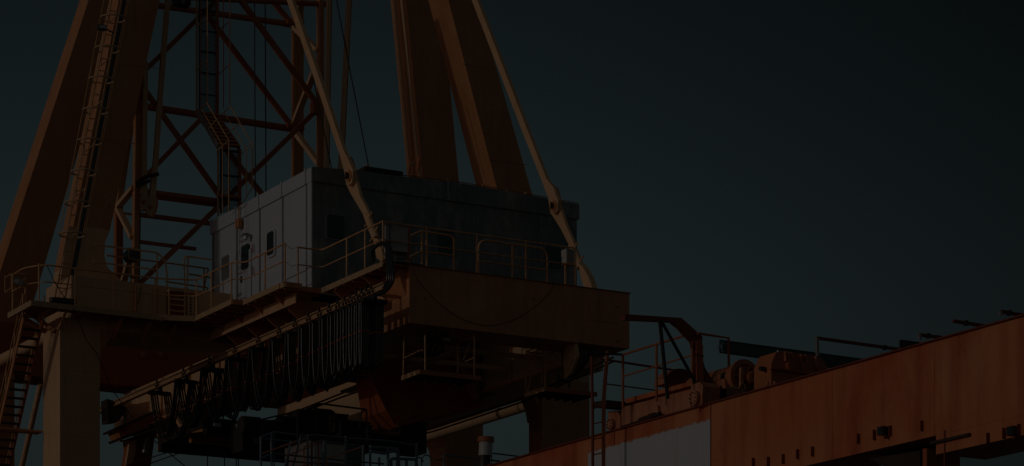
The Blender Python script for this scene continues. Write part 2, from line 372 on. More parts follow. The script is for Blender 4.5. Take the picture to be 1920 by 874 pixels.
# ================================================================ machinery house
HX0, HX1, HY0, HY1, HZ0 = 1.5, 10.8, 3.25, 10.86, .47
mh = thing('machinery_house', (6, 7, HZ0), 'white panelled machinery house with stained shaded front, standing on the girders', 'building')
FZ = 3.86
MB().add([(HX0,HY0,HZ0),(HX0,HY1,HZ0),(HX0,HY1,FZ),(HX0,HY0,FZ)], [(0,3,2,1)]).build('wall', M['white'], mh, 'clean white side wall in the sun')
w2 = MB().add([(HX0,HY0,HZ0),(HX1,HY0,HZ0),(HX1,HY0,FZ),(HX0,HY0,FZ)], [(0,1,2,3)]).build('wall', M['white_shaded'], mh, 'stained front wall with shade painted into its colour')
MB().add([(HX1,HY0,HZ0),(HX1,HY1,HZ0),(HX1,HY1,FZ),(HX1,HY0,FZ),(HX0,HY1,HZ0),(HX0,HY1,FZ)], [(0,1,2,3),(1,4,5,2)]).build('wall', M['white'], mh)
tops = [U(x, y, Y=HY0-.06) for x, y in ((588,313),(680,320),(760,331),(860,343),(960,360),(1081,383))]
tops[0].x = HX0-.05; tops[-1].x = HX1+.06
ztop0 = tops[0].z
MB().prism([V(tops[0].x, HY0-.06, FZ-.003)]+[V(p) for p in tops]+[V(tops[-1].x, HY0-.06, FZ-.003)], (0,.055,0)).build('fascia', M['white_shaded'], mh, 'dark front fascia under the roof edge')
MB().box(HX0-.05, HX0-.002, HY0, HY1+.05, FZ, ztop0).build('fascia', M['white'], mh)
MB().box(HX1+.002, HX1+.06, HY0, HY1, FZ, ztop0).build('fascia', M['white'], mh)
rp = [V(p.x, HY0-.002, p.z-.05) for p in tops]
rf = MB().prism([V(rp[0].x+.05, HY0, FZ+.01)]+[V(min(max(p.x,HX0),HX1), HY0, p.z) for p in rp]+[V(HX1, HY0, FZ+.01)], (0,HY1-HY0-.01,0)).build('roof', M['white_shaded'], mh)
# joint strips on the lit wall (x pixels at mid height)
def ly(px, py=450, X=HX0): return U(px, py, X=X).y
for px in (400.5, 445, 488, 531, 576):
    y = ly(px)
    MB().box(HX0-.035, HX0-.001, y-.03, y+.03, HZ0, FZ-.01).build('joint_strip', M['gaskets'], mh)
    MB().box(HX0-.085, HX0-.051, y-.03, y+.03, FZ, ztop0+.04).build('joint_strip', M['white'], mh)
for px in (653, 770, 896, 1014):
    x = U(px, 450, Y=HY0).x
    MB().box(x-.03, x+.03, HY0-.03, HY0-.001, HZ0, FZ-.01).build('joint_strip', M['gaskets'], mh)
for px, a in ((838, 2),):
    x = U(px, 350, Y=HY0).x
    MB().box(x-.03, x+.03, HY0-.09, HY0-.061, FZ, U(px,340,Y=HY0-.06).z+.03).build('joint_strip', M['steel'], mh)
# corner trim
MB().box(HX0-.04, HX0-.0011, HY0+.001, HY0+.3, HZ0, FZ-.01).build('corner_trim', M['white'], mh)
# door with pane (lit wall)
def wall_rect(px0, py0, px1, py1):     # on lit wall: pixel corners -> y0,y1,z0,z1
    p, q = U(px0, py0, X=HX0), U(px1, py1, X=HX0); return min(p.y,q.y), max(p.y,q.y)
def rounded(y0, y1, z0, z1, r, n=4):
    P = []
    for cy, cz, a0 in ((y1-r,z1-r,0),(y0+r,z1-r,90),(y0+r,z0+r,180),(y1-r,z0+r,270)):
        for k in range(n+1):
            an = R(a0+90*k/n); P.append((cy+r*math.cos(an), cz+r*math.sin(an)))
    return P
y0, y1 = ly(474), ly(447)
dr = MB().box(HX0-.05, HX0-.002, min(y0,y1)+.05, max(y0,y1)-.08, HZ0+.03, 2.75).build('door', M['white'], mh)
c = [U(456.5,461,X=HX0), U(468,505,X=HX0)]
yy0, yy1 = U(468,480,X=HX0).y, U(456,480,X=HX0).y
zc1, zc0 = U(462,462,X=HX0).z, U(462,503,X=HX0).z
P = rounded(min(yy0,yy1), max(yy0,yy1), zc0, zc1, .06)
MB().prism([(HX0-.062, y, z) for y, z in P], (.01,0,0)).build('pane', M['glass'], dr)
Pf = rounded(min(yy0,yy1)-.04, max(yy0,yy1)+.04, zc0-.04, zc1+.04, .08)
MB().prism([(HX0-.056, y, z) for y, z in Pf], (.005,0,0)).build('pane_frame', M['dark'], dr)
h = U(450, 551, X=HX0-.08); MB().tube([h+Vector((.03,-.06,0)), h+Vector((-.03,-.06,.0)), h+Vector((-.03,.1,-.04)), h+Vector((.03,.1,-.06))], .014, 6).build('handle', M['dark'], dr)
h = U(453, 524, X=HX0-.055); MB().box(h.x-.03,h.x,h.y-.05,h.y+.05,h.z-.1,h.z+.1).build('lock', M['dark'], dr)
# lock hinge marks
for py in (466, 508):
    h = U(474.5, py, X=HX0-.055); MB().box(h.x-.02,h.x,h.y-.02,h.y+.02,h.z-.14,h.z+.14).build('hinge', M['red'], dr)
# window
yy0, yy1 = U(517,457,X=HX0).y, U(503.5,457,X=HX0).y; z1, z0 = U(510,435,X=HX0).z, U(510,478,X=HX0).z
wn = MB().prism([(HX0-.05, y, z) for y, z in rounded(yy0-.06, yy1+.06, z0-.08, z1+.06, .16)], (.048,0,0)).build('window', M['white'], mh)
MB().prism([(HX0-.062, y, z) for y, z in rounded(yy0+.05, yy1, z0, z1, .1)], (.011,0,0)).build('pane', M['glass'], wn)
# vent grille
yy0, yy1 = U(429.5,502,X=HX0).y, U(416.5,502,X=HX0).y; z1, z0 = U(423,480,X=HX0).z, U(423,524,X=HX0).z
vg = MB().prism([(HX0-.03, y, z) for y, z in rounded(yy0, yy1, z0, z1, .08)], (.028,0,0)).build('vent_grille', M['gaskets'], mh)
for k in range(14):
    z = lerp((0,0,z0+.06), (0,0,z1-.06), k/13).z
    MB().box(HX0-.045, HX0-.031, yy0+.05, yy1-.05, z-.012, z+.014).build('slat', M['cab'], vg)
# house windows in shaded wall
for a, b, c, d in ((613,404,645,448),(819,434,851,476),(1020,463,1051,505)):
    p0, p1 = U(a, (b+c)/2 if 0 else b, Y=HY0), U(c, d, Y=HY0)
    xm0, xm1 = p0.x, p1.x; zz = U((a+c)/2, b, Y=HY0).z; z_ = U((a+c)/2, d, Y=HY0).z
    wn = MB().prism([(x, HY0-.03, z) for x, z in rounded(xm0-.05, xm1+.05, z_-.05, zz+.05, .12)], (0,.028,0)).build('window', M['gaskets'], mh)
    MB().prism([(x, HY0-.042, z) for x, z in rounded(xm0, xm1, z_, zz, .1)], (0,.011,0)).build('pane', M['glass'], wn)
# orange conduit box on fascia
c = U(447.5, 419, X=HX0-.12); MB().box(c.x-.06,c.x+.06,c.y-.13,c.y+.13,c.z-.14,c.z+.14).build('conduit_box', M['crane'], mh)
MB().tube([c, c+Vector((0,0,.55))], .025, 6).build('conduit', M['crane'], mh)
# roof edge pipe and little things
MB().tube([V(p.x, HY0-.0, p.z+.05) for p in tops[1:]], .016, 6).build('roof_edge_wire', M['truss'], mh)
for px in (725, 838, 905, 949, 985): 
    c = U(px, 300, Y=HY0+.1); z = tops[2].z; 
    zz = min(tops, key=lambda q: abs(q.x-c.x)).z
    MB().box(c.x-.04,c.x+.04,HY0,HY0+.1,zz-.04,zz+.09).build('roof_clip', M['rail'], mh)
# wall lamp
wl = thing('wall_lamp', U(461,446,X=HX0-.2), 'grey bulkhead lamp on the white wall above the door', 'lamp')
c = U(461, 445, X=HX0-.18)
MB().box(HX0-.30, HX0-.05, c.y-.11, c.y+.11, c.z+.06, c.z+.10).build('hood', M['steel'], wl)
MB().tube([c+Vector((0,0,.06)), c+Vector((0,0,-.02)), c+Vector((0,0,-.07))], .07, 12).build('globe', M['lamp'], wl)
rc = thing('roof_antenna_box', tops[1]+Vector((.6,.3,0)), 'small dark hatch cover lying on the roof edge beside the wire rope end', 'hatch cover')
c = U(712, 322, Y=HY0+.2)
MB().box(c.x-.65,c.x+.65,HY0-.1,HY0+.6,c.z-.1,c.z+.02).build('lid', M['grease'], rc)
MB().box(c.x-.55,c.x-.45,HY0+.0,HY0+.1,c.z+.02,c.z+.1).build('catch', M['rail'], rc)

# ================================================================ walkways and left platform
wk = thing('side_walkway', (1,3,.4), 'grated side walkway with stepped outline along the white wall, orange handrails', 'walkway')
ZD = .46
segs = [(1.46, 3.3, -1.5, 2.55), (.12, .66, 2.25, 2.55), (.09, 1.49, 2.55, 5.2), (-.28, 1.49, 5.2, 9.19)]
for x0, x1, y0, y1 in segs:
    MB().box(x0+.02, x1, y0+.003, y1-.003, ZD-.05, ZD).build('deck_plate', M['deck'], wk)
    MB().box(x0-.03, x0+.02, y0, y1, ZD-.13, ZD+.03).build('edge_channel', M['cream'], wk)
    n = max(1, round((y1-y0)/.55))
    for k in range(n):
        y = y0+(k+.5)*(y1-y0)/n
        MB().box(x0+.03, x1, y-.03, y+.03, ZD-.17, ZD-.052).build('floor_beam', M['crane'], wk)
for x0, x1, y in ((.69,1.43,2.55),(.13,.66,2.25),(-.27,.06,5.2)):
    MB().box(x0, x1, y-.03, y+.02, ZD-.13, ZD+.02).build('edge_channel', M['crane'], wk)
for y in (3.4, 4.9, 6.4, 7.9):     # triangular brackets to the girder
    MB().prism([(.3,y,ZD-.17),(2.3,y,ZD-.17),(2.3,y,-.75),(1.7,y,-.75)], (0,.06,0)).build('bracket', M['crane'], wk)
for y in (1.8, -.2):
    MB().prism([(1.5,y,ZD-.17),(2.3,y,ZD-.17),(2.3,y,-.35)], (0,.06,0)).build('bracket', M['crane'], wk)
MB().box(1.62, 1.74, -.4, 9.1, -.42, -.2).build('longitudinal_beam', M['leg'], wk)
MB().box(.62, .66, 2.6, 9.1, -.02, ZD-.175).build('web_plate', M['leg'], wk)
# step box near the door
c = U(442, 566, X=.15); MB().box(.1,.9,c.y-.35,c.y+.35,ZD+.003,ZD+.12).build('step', M['deck'], wk)
railing(wk, [(1.46,-1.45,ZD),(1.46,2.55,ZD),(.68,2.55,ZD)], posts=[U(718,490,X=1.46),V(1.46,-.35,ZD),V(1.46,.85,ZD),(1.46,-1.45,ZD),(.68,2.55,ZD)])
railing(wk, [(.14,2.3,ZD),(.12,5.1,ZD),(-.24,5.28,ZD),(-.26,8.05,ZD),(-.68,8.2,ZD),(-1.4,8.44,ZD)], spacing=1.8, posts=[(.14,2.3,ZD),(.13,3.7,ZD),(-.25,5.32,ZD),(-.25,6.85,ZD),(-.26,8.0,ZD)])
MB().tube([(.68,2.55,ZD+1.17),(.40,2.42,ZD+1.05),(.14,2.3,ZD+1.17)], .008, 5).build('chain', M['rail'], wk)
MB().tube([(.68,2.55,ZD+.65),(.40,2.42,ZD+.54),(.14,2.3,ZD+.65)], .008, 5).build('chain', M['rail'], wk)

lp = thing('corner_platform', (-4,9,.4), 'left corner platform wrapped around the top of the portal leg, with bent handrail', 'platform')
MB().add([(-5.5,8.4,ZD),(-1.45,8.44,ZD),(-.32,8.05,ZD),(-.32,9.18,ZD),(-5.5,9.18,ZD),(-5.5,8.4,ZD-.05),(-1.45,8.44,ZD-.05),(-.32,8.05,ZD-.05),(-.32,9.18,ZD-.05),(-5.5,9.18,ZD-.05)],
   [(0,1,2,3,4),(9,8,7,6,5),(0,5,6,1),(1,6,7,2),(2,7,8,3),(4,9,5,0),(3,8,9,4)]).build('deck_plate', M['deck'], lp)
MB().box(-5.5, -4.4, 9.183, 10.5, ZD-.05, ZD).build('deck_plate', M['deck'], lp)
MB().beam((-5.52,8.37,ZD-.06), (-1.45,8.40,ZD-.06), .05, .17).build('edge_channel', M['cream'], lp)
MB().beam((-1.45,8.40,ZD-.06), (-.31,8.02,ZD-.06), .05, .17).build('edge_channel', M['cream'], lp)
MB().box(-5.56, -5.5, 8.35, 10.5, ZD-.14, ZD+.03).build('edge_channel', M['cream'], lp)
for x in (-4.9,-3.9,-3.0,-2.1,-1.3,-.5):
    MB().box(x-.03, x+.03, 8.5 if x < -1.5 else 8.3, 9.17, ZD-.18, ZD-.052).build('floor_beam', M['crane'], lp)
for x in (-2.55,-1.6,-.75):
    MB().prism([(x,8.45,ZD-.18),(x,9.19,ZD-.18),(x,9.19,ZD-.75)], (.05,0,0)).build('bracket', M['crane'], lp)
MB().beam(U(33,590,X=-5.45), U(86,622,X=-4.5), .09, .14).build('knee_brace', M['crane'], lp)
MB().beam(U(60,590,X=-4.9), U(104,622,X=-4.33), .09, .14).build('knee_brace', M['crane'], lp)
MB().beam(U(126,580,Y=8.5), U(109,618,Y=9.15), .05, .09).build('knee_brace', M['rail'], lp)
railing(lp, [(-5.5,10.3,ZD),(-5.5,9.15,ZD),(-5.1,8.44,ZD),(-1.45,8.44,ZD),(-.9,8.27,ZD)], posts=[(-5.5,10.2,ZD), U(73,566,Y=8.44), U(141,575,Y=8.44), U(213,585,Y=8.44), (-1.47,8.44,ZD)])
# upper rear platform and its railings behind the gusset
up = thing('rear_landing', (-1,11.3,1.6), 'rear landing beside the gusset plate with two curved guard rails', 'platform')
MB().box(-2.6, 1.4, 11.46, 12.6, 1.5, 1.56).build('deck_plate', M['deck'], up)
def poly(t, pts, Y, r=.028, name='guard_rail', m=None, f=.15):
    MB().tube(fillet([U(x, y, Y=Y) for x, y in pts], f), r, 8).build(name, m or M['rail'], t)
poly(up, [(178,459),(297,474),(310,490),(315,530),(312,545)], 10.0)
poly(up, [(176,491),(294,506)], 10.0)
poly(up, [(295,474),(294,592)], 10.0, name='post')
poly(up, [(347,545),(345,484),(352,481),(398,487)], 10.0)
poly(up, [(353,484),(351,545)], 10.0, name='post')
poly(up, [(200,479),(320,494),(392,504),(388,512),(382,545)], 12.1)
poly(up, [(310,528),(392,540),(384,549)], 12.1)
poly(up, [(354,514),(397,521)], 12.1)
poly(up, [(383,504),(381,549)], 12.1, name='post')
pbx = MB().prism([U(313,541,Y=9.185),U(340,545,Y=9.185),U(347,548,Y=9.185),U(372,552,Y=9.185),U(372,600,Y=9.185),U(313,600,Y=9.185)], (0,.012,0)).build('backing_panel', M['red'], up)
MB().prism([U(318,541,Y=8.98),U(345,543,Y=8.98),U(344,547,Y=8.98),U(318,546,Y=8.98)], (0,.2,0)).build('cover', M['cream'], up)
for py in (560, 571, 582): MB().beam(U(318,py,Y=9.10), U(345,py+3,Y=9.10), .05, .05).build('step', M['rail'], up)
for px in (317, 346, 352): MB().beam(U(px,548,Y=9.10), U(px,597,Y=9.10), .05, .07).build('upright', M['leg'], up)
MB().prism([U(352,552,Y=9.12),U(371,554,Y=9.12),U(371,597,Y=9.12),U(352,597,Y=9.12)], (0,.04,0)).build('perforated_plate', M['leg'], up)
for i in range(6):
    for px in (358, 366):
        c = U(px, 560+i*6, Y=9.118); MB().disc(c, (0,-1,0), .03, .006, 8).build('hole', M['dark'], up)
# platform corner floodlight
pl = thing('floodlight', U(36,540,X=-5.6), 'floodlight in a wire guard on the outer corner of the left platform', 'lamp')
c = U(35, 531, X=-5.65)
MB().tube([c+Vector((0,.15,.1)), c+Vector((0,-.15,-.0))], .10, 14).build('housing', M['steel'], pl)
MB().tube([c+Vector((0,-.15,0)), c+Vector((0,-.19,-.01))], .09, 14).build('lens', M['lamp'], pl)
for dz in (-.22, .22):
    MB().tube([c+Vector((.2,-.2,dz+.05)), c+Vector((-.3,-.2,dz)), c+Vector((-.35,.25,dz-.05)), c+Vector((.1,.35,dz))], .016, 6).build('guard_wire', M['rail'], pl)
for q in ((-.3,-.2),(-.35,.25)): MB().tube([c+Vector((q[0],q[1],-.25)), c+Vector((q[0],q[1],.25))], .016, 6).build('guard_wire', M['rail'], pl)
MB().tube([c+Vector((.25,.1,.2)), c+Vector((.25,.1,-.9))], .03, 8).build('pole', M['rail'], pl)
MB().tube([c+Vector((.25,.1,.2)), c], .02, 8).build('arm', M['rail'], pl)
# coiled cable on platform
pts = []
for k in range(70):
    an = k*.55; pts.append(U(118,570,Y=8.8)+Vector((.42*math.cos(an), .14*math.sin(an), .03+k*.0016)))
tag(MB().tube(pts, .03, 6).build('cable_coil', M['black']), 'black cable coiled on the platform at the foot of the caged ladder', 'cable')
tag(MB().tube([U(88,497,Y=8.3), U(100,525,Y=8.4), U(122,560,Y=8.5), U(138,580,Y=8.35), U(163,640,Y=8.9), U(182,663,Y=9.1), U(213,735,Y=9.3), U(250,785,Y=9.5)], .014, 6).build('slack_cable', M['wire']), 'thin dark cable slung from the platform handrail down across the portal leg', 'cable')
tag(MB().tube([U(265,537,Y=9.05), U(262,553,Y=9.05), U(259,570,Y=9.05)], .018, 6).build('hanging_strap', M['black']), 'short black strap hanging down the gusset plate', 'strap')
# load block lamp on tower foot (dark round lantern)
ln = thing('round_searchlight', U(248,480,Y=10.9), 'dark round searchlight in a square bracket in front of the lattice tower foot', 'lamp')
c = U(248, 479, Y=10.6)
MB().tube([c+Vector((0,.25,0)), c+Vector((0,-.12,0))], .22, 20).build('housing', M['black'], ln)
MB().tube(fillet([c+Vector((-.2,-.2,.17)), c+Vector((.2,-.2,.17)), c+Vector((.2,-.2,-.17)), c+Vector((-.2,-.2,-.17)), c+Vector((-.2,-.2,.17))], .07), .018, 6).build('bracket', M['cream'], ln)
MB().tube([c+Vector((0,.1,-.2)), c+Vector((0,.1,-.85))], .03).build('pole', M['cream'], ln)
MB().tube([c+Vector((-.16,0,-.3)), c+Vector((-.2,0,-.6)), c+Vector((.1,.1,-.7))], .03).build('cable', M['black'], ln)

# ================================================================ stair down the left side
st = thing('ship_stair', U(30,740,X=-5), 'steep open stair descending beside the portal leg at the left edge', 'stair')
a, b = U(43,600,X=-5.45), U(-2,800,X=-5.45); dv = (b-a)
wv = Vector((.62,0,0))
MB().beam(a-dv*.02, a+dv*1.6, .04, .17, (0,1,0)).build('stringer', M['crane'], st)
MB().beam(a-dv*.02+wv, a+dv*1.6+wv, .04, .2, (0,1,0)).build('stringer', M['red'], st)
n = 13
for k in range(1, 20):
    p = a+dv*(k/12.5)
    MB().box(p.x+.02, p.x+.6, p.y-.11, p.y+.11, p.z-.02, p.z+.02).build('tread', M['grease'], st)
for off, xo in ((.0,-.03),(.0,.66)):
    q0 = a+Vector((xo,-.1,.8)); 
    MB().tube([q0, q0+dv*1.6], .02, 6).build('handrail', M['rail'], st)
    MB().tube([q0-Vector((0,0,.38)), q0+dv*1.6-Vector((0,0,.38))], .015, 6).build('mid_rail', M['rail'], st)
    for k in (0, .35, .7, 1.05, 1.4):
        q = q0+dv*k; MB().tube([q, q-Vector((0,-.05,.8))], .018, 6).build('post', M['rail'], st)
MB().box(a.x-.3, a.x+1.1, *sorted((U(20,802,X=-5.4).y, U(20,802,X=-5.4).y+.5)), U(20,802,X=-5.4).z-.06, U(20,802,X=-5.4).z).build('landing_bracket', M['crane'], st)

# ================================================================ lattice tower
lt = thing('lattice_tower', (3,12.5,1.6), 'red brown lattice tower of columns and crossing diagonals behind the white house', 'tower')
YA, YB = 11.5, 13.6
def bp(a, b, Y, w, h, name, m=None, Y2=None):
    A, B = U(*a, Y=Y), U(*b, Y=Y if Y2 is None else Y2)
    if a[1] == -30 and name == 'column': A = A+(A-B)*.35
    MB().beam(A, B, w, h, (0,1,0)).build(name, m or M['truss'], lt)
def tp(a, b, Y, r, name, m=None):
    MB().tube([U(*a, Y=Y), U(*b, Y=Y)], r, 18).build(name, m or M['truss'], lt)
bp((258,215),(254,545), YA, .2, .24, 'column', M['crane'])           # left front
bp((263,-30),(257,215), YA, .24, .24, 'column', M['truss'])
bp((222,-30),(222,545), YB, .24, .24, 'column')
bp((558,-30),(558,345), YB, .36, .22, 'column', M['crane'])
bp((601,-30),(600,330), YA, .18, .22, 'column', M['crane'])
tp((250,4),(555,47), YB, .10, 'horizontal_tube'); tp((215,191),(555,243), YB, .115, 'horizontal_tube')
tp((200,-12),(612,8), YA, .09, 'horizontal_tube')
bp((256,357),(412,377), YA, .12, .17, 'horizontal_beam'); bp((256,365),(412,385), YA+.3, .12, .15, 'horizontal_beam')
bp((256,402),(400,420), YB, .12, .17, 'horizontal_beam')
bp((258,453),(367,467), YA+.4, .1, .12, 'horizontal_beam')
bp((258,146),(440,-33), YA, .14, .16, 'diagonal'); bp((258,150),(425,385), YA, .14, .16, 'diagonal')
bp((435,-22),(592,192), YA, .15, .17, 'diagonal'); bp((594,206),(262,532), YA, .15, .17, 'diagonal')
bp((388,28),(546,236), YB, .14, .17, 'diagonal'); bp((378,222),(222,384), YB, .14, .17, 'diagonal')
bp((380,226),(552,440), YB, .14, .17, 'diagonal'); bp((480,-35),(548,46), YB, .14, .17, 'diagonal')
bp((590,192),(590,214), YA-.1, .22, .3, 'gusset')
for a, b in (((548,240),(592,128)), ((546,46),(598,96)), ((548,240),(602,312)), ((552,48),(577,-30))):
    MB().beam(U(*a, Y=YB), U(*b, Y=YA), .14, .2, (1,0,0)).build('side_brace', M['leg'], lt)
for a, b in (((221,388),(251,352)), ((221,390),(249,446)), ((222,390),(248,208)), ((222,560),(249,470))):
    MB().beam(U(*a, Y=YB), U(*b, Y=YA), .14, .2, (1,0,0)).build('side_brace', M['leg'], lt)
for px, py in ((550,46),(550,240)):
    c = U(px, py, Y=YB); MB().box(c.x-.35,c.x+.28,c.y-.3,c.y+.1,c.z-.1,c.z+.04).build('gusset', M['truss'], lt)
# clamp bracket on tower
for a, b in (((255,345),(275,330)), ((275,332),(298,326)), ((256,350),(282,338))):
    MB().beam(U(*a, Y=YA-.3), U(*b, Y=YA-.5), .08, .1).build('clamp_bracket', M['grease'], lt)
MB().beam(U(232,400,Y=YA-.2), U(247,402,Y=YA-.3), .07, .07).build('clamp_bracket', M['rail'], lt)
lb = thing('junction_cabinet', U(337,5,Y=11), 'dark cabinet hanging off the upper tube of the lattice tower', 'cabinet')
c = U(339, 4, Y=11.6); MB().box(c.x-.27,c.x+.27,c.y-.2,c.y+.2,c.z-.12,c.z+.4).build('body', M['dark'], lb)
MB().box(c.x-.05,c.x+.05,c.y-.22,c.y-.201,c.z-.1,c.z+.3).build('latch', M['steel'], lb)

# mesh ladder shaft + stair between
Ym = 10.95
def mesh_panel(P, name, parent, m, nx, nz, r=.006):
    a, b, c, d = [V(p) for p in P]; k = MB()
    for i in range(nx+1):
        t = i/nx; k.beam(lerp(a,b,t), lerp(d,c,t), r*2, r*2)
    for i in range(nz+1):
        t = i/nz; k.beam(lerp(a,d,t), lerp(b,c,t), r*2, r*2)
    return k.build(name, m, parent)
ms = thing('mesh_ladder_shaft', U(390,205,Y=Ym), 'upper mesh backed ladder shaft in front of the lattice tower, with outrigger handrails', 'ladder')
bx = lambda t, a, b, Y, w, h, n, m: MB().beam(U(*a, Y=Y), U(*b, Y=Y), w, h, (0,1,0)).build(n, m, t)
bx(ms, (369,-30),(369,208), Ym, .05, .06, 'stile', M['cream']); bx(ms, (374,-30),(374,208), Ym+.03, .04, .05, 'stile', M['dark']); bx(ms, (407,-30),(407,215), Ym, .09, .1, 'stile', M['truss'])
mesh_panel([U(375,-30,Y=Ym+.06), U(404,-26,Y=Ym+.06), U(404,212,Y=Ym+.06), U(375,208,Y=Ym+.06)], 'wire_mesh', ms, M['dark'], 14, 100, .0055)
for py in (-20, 18, 57, 96, 136, 176): bx(ms, (373,py),(405,py+4), Ym-.02, .045, .05, 'rung', M['dark'])
for x0, xs in ((389, 367), (431, 410)):
    MB().tube([U(x0,-30,Y=10.3), U(x0,193 if x0 < 400 else 198,Y=10.3)], .02, 6).build('handrail', M['rail'], ms)
    MB().tube([U(x0-12,-30,Y=10.6), U(x0-12,203,Y=10.6)], .016, 6).build('handrail', M['truss'], ms)
    for py in (32, 113, 193):
        if x0 > 400: py += 7
        MB().tube([U(x0,py,Y=10.3), U(xs,py+20,Y=10.9)], .016, 6).build('rail_strut', M['rail'], ms)
sf = thing('tower_stair', U(450,272,Y=10.5), 'short slanting stair flight linking the two mesh ladder shafts', 'stair')
a0, a1 = U(371,208,Y=Ym), U(408,274,Y=10.2); b0_, b1_ = U(404,214,Y=Ym), U(449,278,Y=10.2)
MB().beam(a0, a1, .05, .2, (0,1,0)).build('stringer', M['steel'], sf); MB().beam(b0_, b1_, .05, .2, (0,1,0)).build('stringer', M['truss'], sf)
for k in range(9):
    t = (k+.5)/9; MB().beam(lerp(a0,a1,t), lerp(b0_,b1_,t), .30, .05, (0,0,1)).build('tread', M['crane'], sf)
for off in (0, 1):
    pts = ([U(388,193,Y=10.2), U(429,263,Y=9.6), U(429,400,Y=9.6)], [U(431,198,Y=10.2), U(473,270,Y=9.6), U(473,350,Y=9.6)])[off]
    MB().tube(pts, .02, 6).build('handrail', M['rail'], sf)
    pts = ([U(377,203,Y=10.4), U(417,272,Y=9.8), U(417,400,Y=9.8)], [U(421,212,Y=10.4), U(462,281,Y=9.8), U(462,370,Y=9.8)])[off]
    MB().tube(pts, .016, 6).build('handrail', M['rail'], sf)
for a, b in (((405,225),(391,242)), ((449,232),(428,248)), ((429,263),(406,285)), ((473,270),(450,292))):
    MB().tube([U(*a, Y=9.9), U(*b, Y=10.3)], .016, 6).build('rail_strut', M['rail'], sf)
ms2 = thing('mesh_ladder_shaft', U(430,400,Y=10.2), 'lower mesh backed ladder shaft standing behind the left end of the white house roof', 'ladder')
bx(ms2, (409,276),(409,405), 10.95, .05, .06, 'stile', M['cream']); bx(ms2, (414,276),(414,400), 10.97, .05, .06, 'stile', M['dark']); bx(ms2, (449,280),(449,392), 10.95, .1, .1, 'stile', M['truss'])
mesh_panel([U(415,278,Y=11), U(446,281,Y=11), U(446,392,Y=11), U(415,400,Y=11)], 'wire_mesh', ms2, M['dark'], 14, 56, .0055)
for py in (281, 328, 372): bx(ms2, (412,py),(448,py+4), 10.93, .05, .06, 'rung', M['dark'])
bx(ms2, (410,368),(450,372), 10.9, .08, .3, 'landing', M['truss'])
for a, b in (((429,352),(407,372)), ((473,352),(452,385))): MB().tube([U(*a, Y=10.92), U(*b, Y=10.95)], .016, 6).build('rail_strut', M['rail'], ms2)

# ================================================================ tie bars
def tie(X, chain, lab):
    """chain: pin + lower part; bar in plane X"""
    t = thing('forestay_bar', U(*chain['foot'], X=X), lab, 'tie bar', 'forestay tie bars')
    P = lambda p, dx=0: U(*p, X=X+dx)
    def strip(pts, wl, name, m, dx, th):
        pts = [P(p, dx) for p in pts]; L, Rr = [], []
        for i, p in enumerate(pts):
            a = pts[max(0,i-1)]; b = pts[min(len(pts)-1,i+1)]; d = (b-a).normalized(); n = Vector((0, -d.z, d.y))
            L.append(p+n*wl[i]); Rr.append(p-n*wl[i])
        MB().prism(L+Rr[::-1], (th,0,0)).build(name, m, t)
    strip(chain['upper'], chain['uw'], 'upper_bar', M['leg'], 0, .12)
    strip(chain['lower'], chain['lw'], 'lower_bar', M['leg'], .13, .10)
    strip(chain['cheek'], chain['cw'], 'cheek_plate', M['crane'], .24, .06)
    c = P(chain['pin']); MB().disc(c+Vector((.02,0,0)), (-1,0,0), .17, .06, 18).build('pin', M['crane'], t)
    MB().disc(c+Vector((-.04,0,0)), (-1,0,0), .09, .05, 12).box(c.x-.13,c.x-.09,c.y-.02,c.y+.02,c.z-.1,c.z+.1).build('pin_keeper', M['grease'], t)
    s0, s1 = P(chain['buckle'][0], .18), P(chain['buckle'][1], .18)
    MB().tube([s0, s1], .12, 12).build('turnbuckle', M['leg'], t)
    for k in (.2, .8):
        q = lerp(s0, s1, k); d = (s1-s0).normalized(); n = Vector((0,-d.z,d.y))
        MB().tube([q-n*.3, q+n*.3], .03, 6).build('locking_pin', M['rail'], t)
    MB().prism([P(p, -.02) for p in chain['shoe']], (.2,0,0)).build('foot_plate', M['leg'], t)
    return t
tie(2.3, dict(upper=[(532,-30),(600,165),(640,285),(650,312),(655,330),(657,345)], uw=[.13,.13,.13,.2,.27,.12],
    lower=[(655,330),(662,350),(672,375),(687,402),(691,410)], lw=[.3,.24,.14,.12,.10],
    cheek=[(646,290),(655,305),(660,325),(662,345)], cw=[.06,.16,.2,.16], pin=(655,330), buckle=((688,402),(705,448)), foot=(712,488),
    shoe=[(699,446),(708,448),(722,484),(716,492),(706,484)]), 'nearer tie bar pinned in front of the left corner of the machinery house')
tie(9.2, dict(upper=[(878,-30),(980,235),(1022,342),(1032,360),(1039,385),(1041,398)], uw=[.13,.13,.12,.2,.26,.12],
    lower=[(1038,385),(1046,402),(1056,425),(1070,455),(1075,467)], lw=[.28,.22,.14,.12,.10],
    cheek=[(1030,345),(1040,360),(1045,385),(1046,400)], cw=[.06,.16,.2,.16], pin=(1039,386), buckle=((1072,459),(1089,502)), foot=(1108,543),
    shoe=[(1084,492),(1092,500),(1104,520),(1112,546),(1096,544),(1088,515)]), 'farther tie bar pinned in front of the right end of the machinery house')
